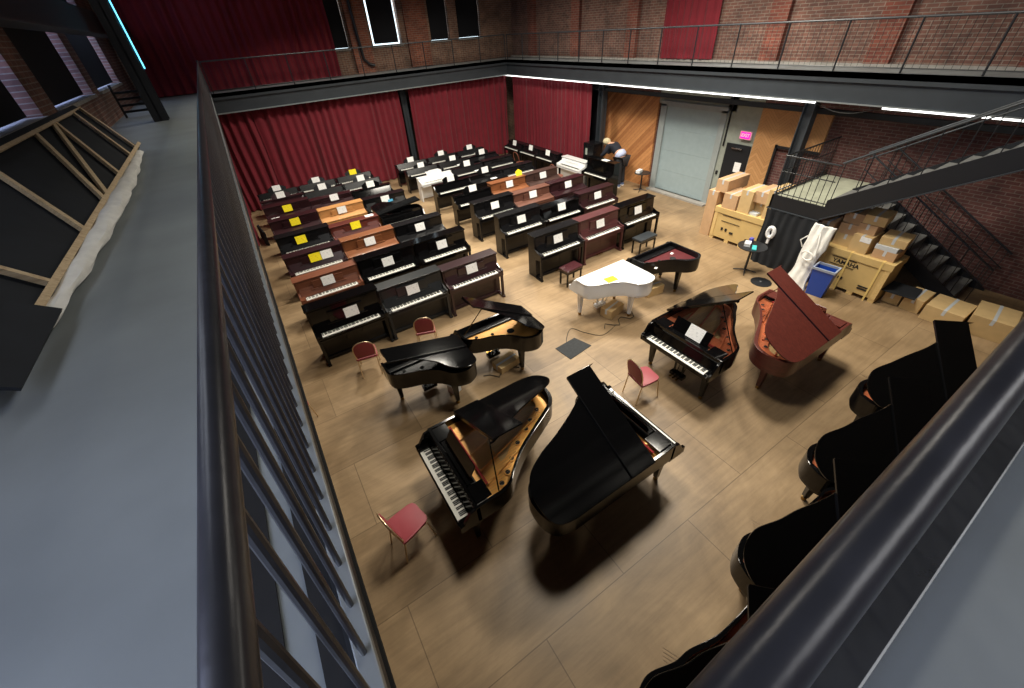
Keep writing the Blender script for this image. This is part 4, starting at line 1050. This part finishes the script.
single('black_sheet', M['blackcloth'], lambda bm: box(bm, -.3, .3, -.33, .33, 0, .015), 'black board lying over the low cartons by the stair', 'board', (11.25, 1.85, .34), .1)

# ------------------------------------------------------------------ stage flat leaning on the left wall
r = thing('stage_flat', 'long black-backed scenery frame with pale wooden struts leaning on the left wall', 'scenery', (-1.5, 6.2, ZF))
ang = math.atan2(.62, .72)
def P2(y, t): return Vector((-1.5+.05-t*.66, y, ZF+.05+t*.56))-Vector((-1.5, 6.2, ZF))
def slab(bm, a, b, c, d, th):
    up = (b-a).cross(d-a).normalized()*th
    v = [bm.verts.new(p) for p in (a, b, c, d)]+[bm.verts.new(p+up) for p in (a, b, c, d)]
    for f in ((0, 3, 2, 1), (4, 5, 6, 7), (0, 1, 5, 4), (1, 2, 6, 5), (2, 3, 7, 6), (3, 0, 4, 7)): bm.faces.new([v[i] for i in f])
Y0, Y1 = 2.45, 9.6
part('black_backing', None, M['blackcloth'], lambda bm: slab(bm, P2(Y0, 0), P2(Y1, 0), P2(Y1+1.0, 1), P2(Y0, 1), -.02), r)
def strut(y0, t0, y1, t1, w=.045):
    a = P2(y0, t0); b = P2(y1, t1)
    off = Vector((.03, 0, .035))
    def f(bm):
        d = (b-a).normalized(); s = Vector((0, 1, 0)) - d*d.y; s.normalize(); s *= w/2; n = d.cross(s).normalized()*.02
        q = [a-s, a+s, b+s, b-s]; v = [bm.verts.new(p+off-n) for p in q]+[bm.verts.new(p+off+n) for p in q]
        for ff in ((0, 3, 2, 1), (4, 5, 6, 7), (0, 1, 5, 4), (1, 2, 6, 5), (2, 3, 7, 6), (3, 0, 4, 7)): bm.faces.new([v[i] for i in ff])
    part('strut', None, M['pine'], f, r)
for (a, b, c2, d2) in ((2.6, 0, 2.9, 1), (3.35, .0, 2.6, .6), (3.75, 0, 3.9, 1), (4.9, 0, 5.9, 1), (5.95, 0, 7.7, 1), (6.15, 0, 8.6, 1), (7.2, 0, 8.7, 1), (8.5, 0, 9.9, 1), (9.2, 0, 10.5, 1)):
    strut(a, b+.02, c2, d2-.02)
for (t, w) in ((.03, .025), (.97, .022)):
    part('long_rail', None, M['pine'], lambda bm: slab(bm, P2(Y0+.1, t-w)+Vector((.04, 0, .04)), P2(Y1, t-w)+Vector((.04, 0, .04)), P2(Y1+t, t+w)+Vector((.04, 0, .04)), P2(Y0+.1, t+w)+Vector((.04, 0, .04)), .02), r)
def roll(bm):
    n = 40; k = 10; rings = []
    for i in range(n+1):
        y = 3.15+(9.0-3.15)*i/n; rr = .036+.036*math.sin(PI*i/n)+.007*math.sin(i*1.3)
        cx = -1.40+.05*math.sin(PI*(i/n)); rings.append([bm.verts.new((cx+1.5+rr*1.3*math.cos(2*PI*q/k)+.008*math.sin(q*3+i), y-6.2, .06+rr*.8*math.sin(2*PI*q/k))) for q in range(k)])
    for i in range(n):
        for q in range(k): bm.faces.new((rings[i][q], rings[i][(q+1) % k], rings[i+1][(q+1) % k], rings[i+1][q]))
    bm.faces.new(rings[0][::-1]); bm.faces.new(rings[-1])
part('rolled_cloth', None, M['canvas'], roll, r, smooth=True, label='white cloth gathered along the lower edge')
part('black_hem', None, M['blackcloth'], lambda bm: (slab(bm, P2(2.45, -.05)+Vector((.09, 0, .05)), P2(3.3, -.05)+Vector((.09, 0, .05)), P2(3.3, .16)+Vector((.05, 0, .06)), P2(2.45, .16)+Vector((.05, 0, .06)), .02),
     slab(bm, P2(2.45, 1.0), P2(10.5, 1.0), P2(10.5, 1.08), P2(2.45, 1.08), .05)), r, label='black cloth edging')

# ------------------------------------------------------------------ person bending by the column
def person():
    r = thing('person', 'person in dark clothes and pale shirt bending forward beside the column', 'person', (12.62, 11.85, 0), .2); r.scale = (1.12, 1.12, 1.12)
    # local +y is the bending direction
    V = [(0, 0, .95), (0, .10, 1.10), (0, .30, 1.27), (0, .48, 1.36), (0, .56, 1.38), (0, .66, 1.40), (0, .74, 1.37),
         (.10, 0, .90), (.12, .02, .50), (.12, -.05, .08), (.12, .10, .04),
         (-.10, 0, .90), (-.14, .0, .50), (-.16, -.08, .08), (-.16, .07, .04),
         (.19, .46, 1.34), (.24, .58, 1.10), (.20, .76, .98), (-.19, .46, 1.34), (-.24, .58, 1.10), (-.20, .76, .98)]
    E = [(0, 1), (1, 2), (2, 3), (3, 4), (4, 5), (5, 6), (0, 7), (7, 8), (8, 9), (9, 10), (0, 11), (11, 12), (12, 13), (13, 14), (3, 15), (15, 16), (16, 17), (3, 18), (18, 19), (19, 20)]
    Rr = [.17, .16, .17, .16, .065, .10, .09, .12, .085, .05, .04, .12, .085, .05, .04, .08, .055, .035, .08, .055, .035]
    def skin(name, V, E, Rr, m, root=0, sub=2):
        me = bpy.data.meshes.new(name); me.from_pydata(V, E, []); o = bpy.data.objects.new(name, me); C.objects.link(o)
        o.modifiers.new('s', 'SKIN'); sv = me.skin_vertices[0].data
        for i, q in enumerate(Rr): sv[i].radius = (q, q)
        sv[root].use_root = True
        s = o.modifiers.new('u', 'SUBSURF'); s.levels = sub; s.render_levels = sub
        bpy.context.view_layer.update()
        m2 = bpy.data.meshes.new_from_object(o.evaluated_get(bpy.context.evaluated_depsgraph_get())); bpy.data.objects.remove(o)
        m2.materials.clear(); m2.materials.append(m); m2.name = name
        for p in m2.polygons: p.use_smooth = True
        return m2
    link('body', skin('body', V, E, Rr, M['skin']), r)
    link('jacket', skin('jacket', [V[i] for i in (1, 2, 3, 15, 16, 17, 18, 19, 20)], [(0, 1), (1, 2), (2, 3), (3, 4), (4, 5), (2, 6), (6, 7), (7, 8)], [.19, .19, .185, .105, .08, .05, .105, .08, .05], M['jacket']), r)
    link('trousers', skin('trousers', [V[i] for i in (0, 7, 8, 9, 11, 12, 13)], [(0, 1), (1, 2), (2, 3), (0, 4), (4, 5), (5, 6)], [.20, .155, .12, .085, .155, .12, .085], M['trouser']), r)
    link('shirt_tail', skin('shirt_tail', [(0, -.03, .98), (0, .06, 1.08), (0, .17, 1.17)], [(0, 1), (1, 2)], [.215, .222, .215], M['shirt']), r)
    part('hair', None, M['hair'], lambda bm: bmesh.ops.create_uvsphere(bm, u_segments=16, v_segments=10, radius=1, matrix=Matrix.Translation((0, .68, 1.44)) @ Matrix.Diagonal((.125, .15, .12, 1))), r, smooth=True)
    for i, (x, y) in enumerate(((.12, .03), (-.16, .0))):
        q = part('shoe', None, M['shoe'], lambda bm: prism(bm, cat([(-.05, -.13), (.05, -.13), (.06, .05), (.035, .16), (-.035, .16), (-.06, .05), (-.05, -.13)], 3)[:-1], .025, .10), r, bevel=.015, smooth=True, loc=(x, y, 0))
        part('sole', 's', M['sole'], lambda bm: prism(bm, cat([(-.055, -.135), (.055, -.135), (.065, .05), (.04, .17), (-.04, .17), (-.065, .05), (-.055, -.135)], 3)[:-1], 0, .028), q)
person()
# equipment on the column side
r = thing('equipment_rack', 'black equipment rack behind the column next to the tall black upright', 'rack', (12.2, 13.1, 0))
part('rack_case', None, M['satin'], lambda bm: box(bm, -.25, .25, -.3, .3, 0, 1.55), r, bevel=.01)
part('label_plate', None, M['plaster'], lambda bm: box(bm, -.256, -.25, .05, .16, 1.1, 1.35), r)

# ------------------------------------------------------------------ lights
def area(name, loc, rot, sx, sy, power, col):
    l = bpy.data.lights.new(name, 'AREA'); l.shape = 'RECTANGLE'; l.size = sx; l.size_y = sy; l.energy = power; l.color = col
    o = bpy.data.objects.new(name, l); C.objects.link(o); o.location = loc; o.rotation_euler = rot; return o
warm = (1, .93, .80)
for (x, y, p) in ((3.2, 4.0, 75), (7.4, 4.2, 190), (9.6, 7.6, 190), (3.4, 10.5, 150), (7.8, 9.6, 230), (3.4, 15.5, 135), (8.4, 15.0, 190)):
    l = area('ceiling_lamp_light', (x, y, 8.2), (0, 0, 0), 1.3, 1.3, p, warm); l.data.spread = R(146 if x > 5 else 125)
# daylight fill added before the left windows and on the unseen near wall
area('window_daylight', (WL+.1, -.3, 6.6), (0, -PI/2+.25, 0), 3, 3, 34, (.93, .96, 1))
area('window_daylight', (WL+.1, 4, 6.6), (0, -PI/2+.25, 0), 3, 2.4, 22, (.84, .91, 1))
area('window_daylight', (WL+.1, 17, 6.6), (0, -PI/2+.5, 0), 2, 3, 22, (.5, .66, 1))
area('window_daylight', (5, YN+.1, 7.2), (PI/2-.3, 0, 0), 6, 2, 75, (1, .99, .97))  # added behind the camera for the rail highlight; near wall has no window
w = bpy.data.worlds.new('hall_air'); bpy.context.scene.world = w; w.use_nodes = True
w.node_tree.nodes['Background'].inputs[0].default_value = (.6, .7, 1, 1); w.node_tree.nodes['Background'].inputs[1].default_value = .05

# ------------------------------------------------------------------ camera (two vanishing points measured on the photograph)
CX, CY = 510.0, 330.0; V1 = (197, 48); V2 = (1350, -41)
F = math.sqrt(-((V1[0]-CX)*(V2[0]-CX)+(V1[1]-CY)*(V2[1]-CY)))
d1 = Vector((V1[0]-CX, CY-V1[1], -F)).normalized(); d2 = Vector((V2[0]-CX, CY-V2[1], -F)).normalized()
z = d2.cross(d1).normalized(); d2 = d1.cross(z).normalized()
m3 = Matrix((d2, d1, z))          # rows: world axes in camera space -> maps camera to world
cam = bpy.data.cameras.new('camera'); co = bpy.data.objects.new('camera', cam); C.objects.link(co)
co.matrix_world = Matrix.Translation((0, 0, 5.6)) @ m3.to_4x4()
cam.sensor_width = 36; cam.lens = F/1024*36; cam.shift_x = (512-CX)/1024; cam.shift_y = (CY-344)/1024
cam.clip_start = .02
bpy.context.scene.camera = co
vs = bpy.context.scene.view_settings
vs.view_transform = 'Standard'; vs.look = 'None'; vs.gamma = 1; vs.use_curve_mapping = False; vs.exposure = .98
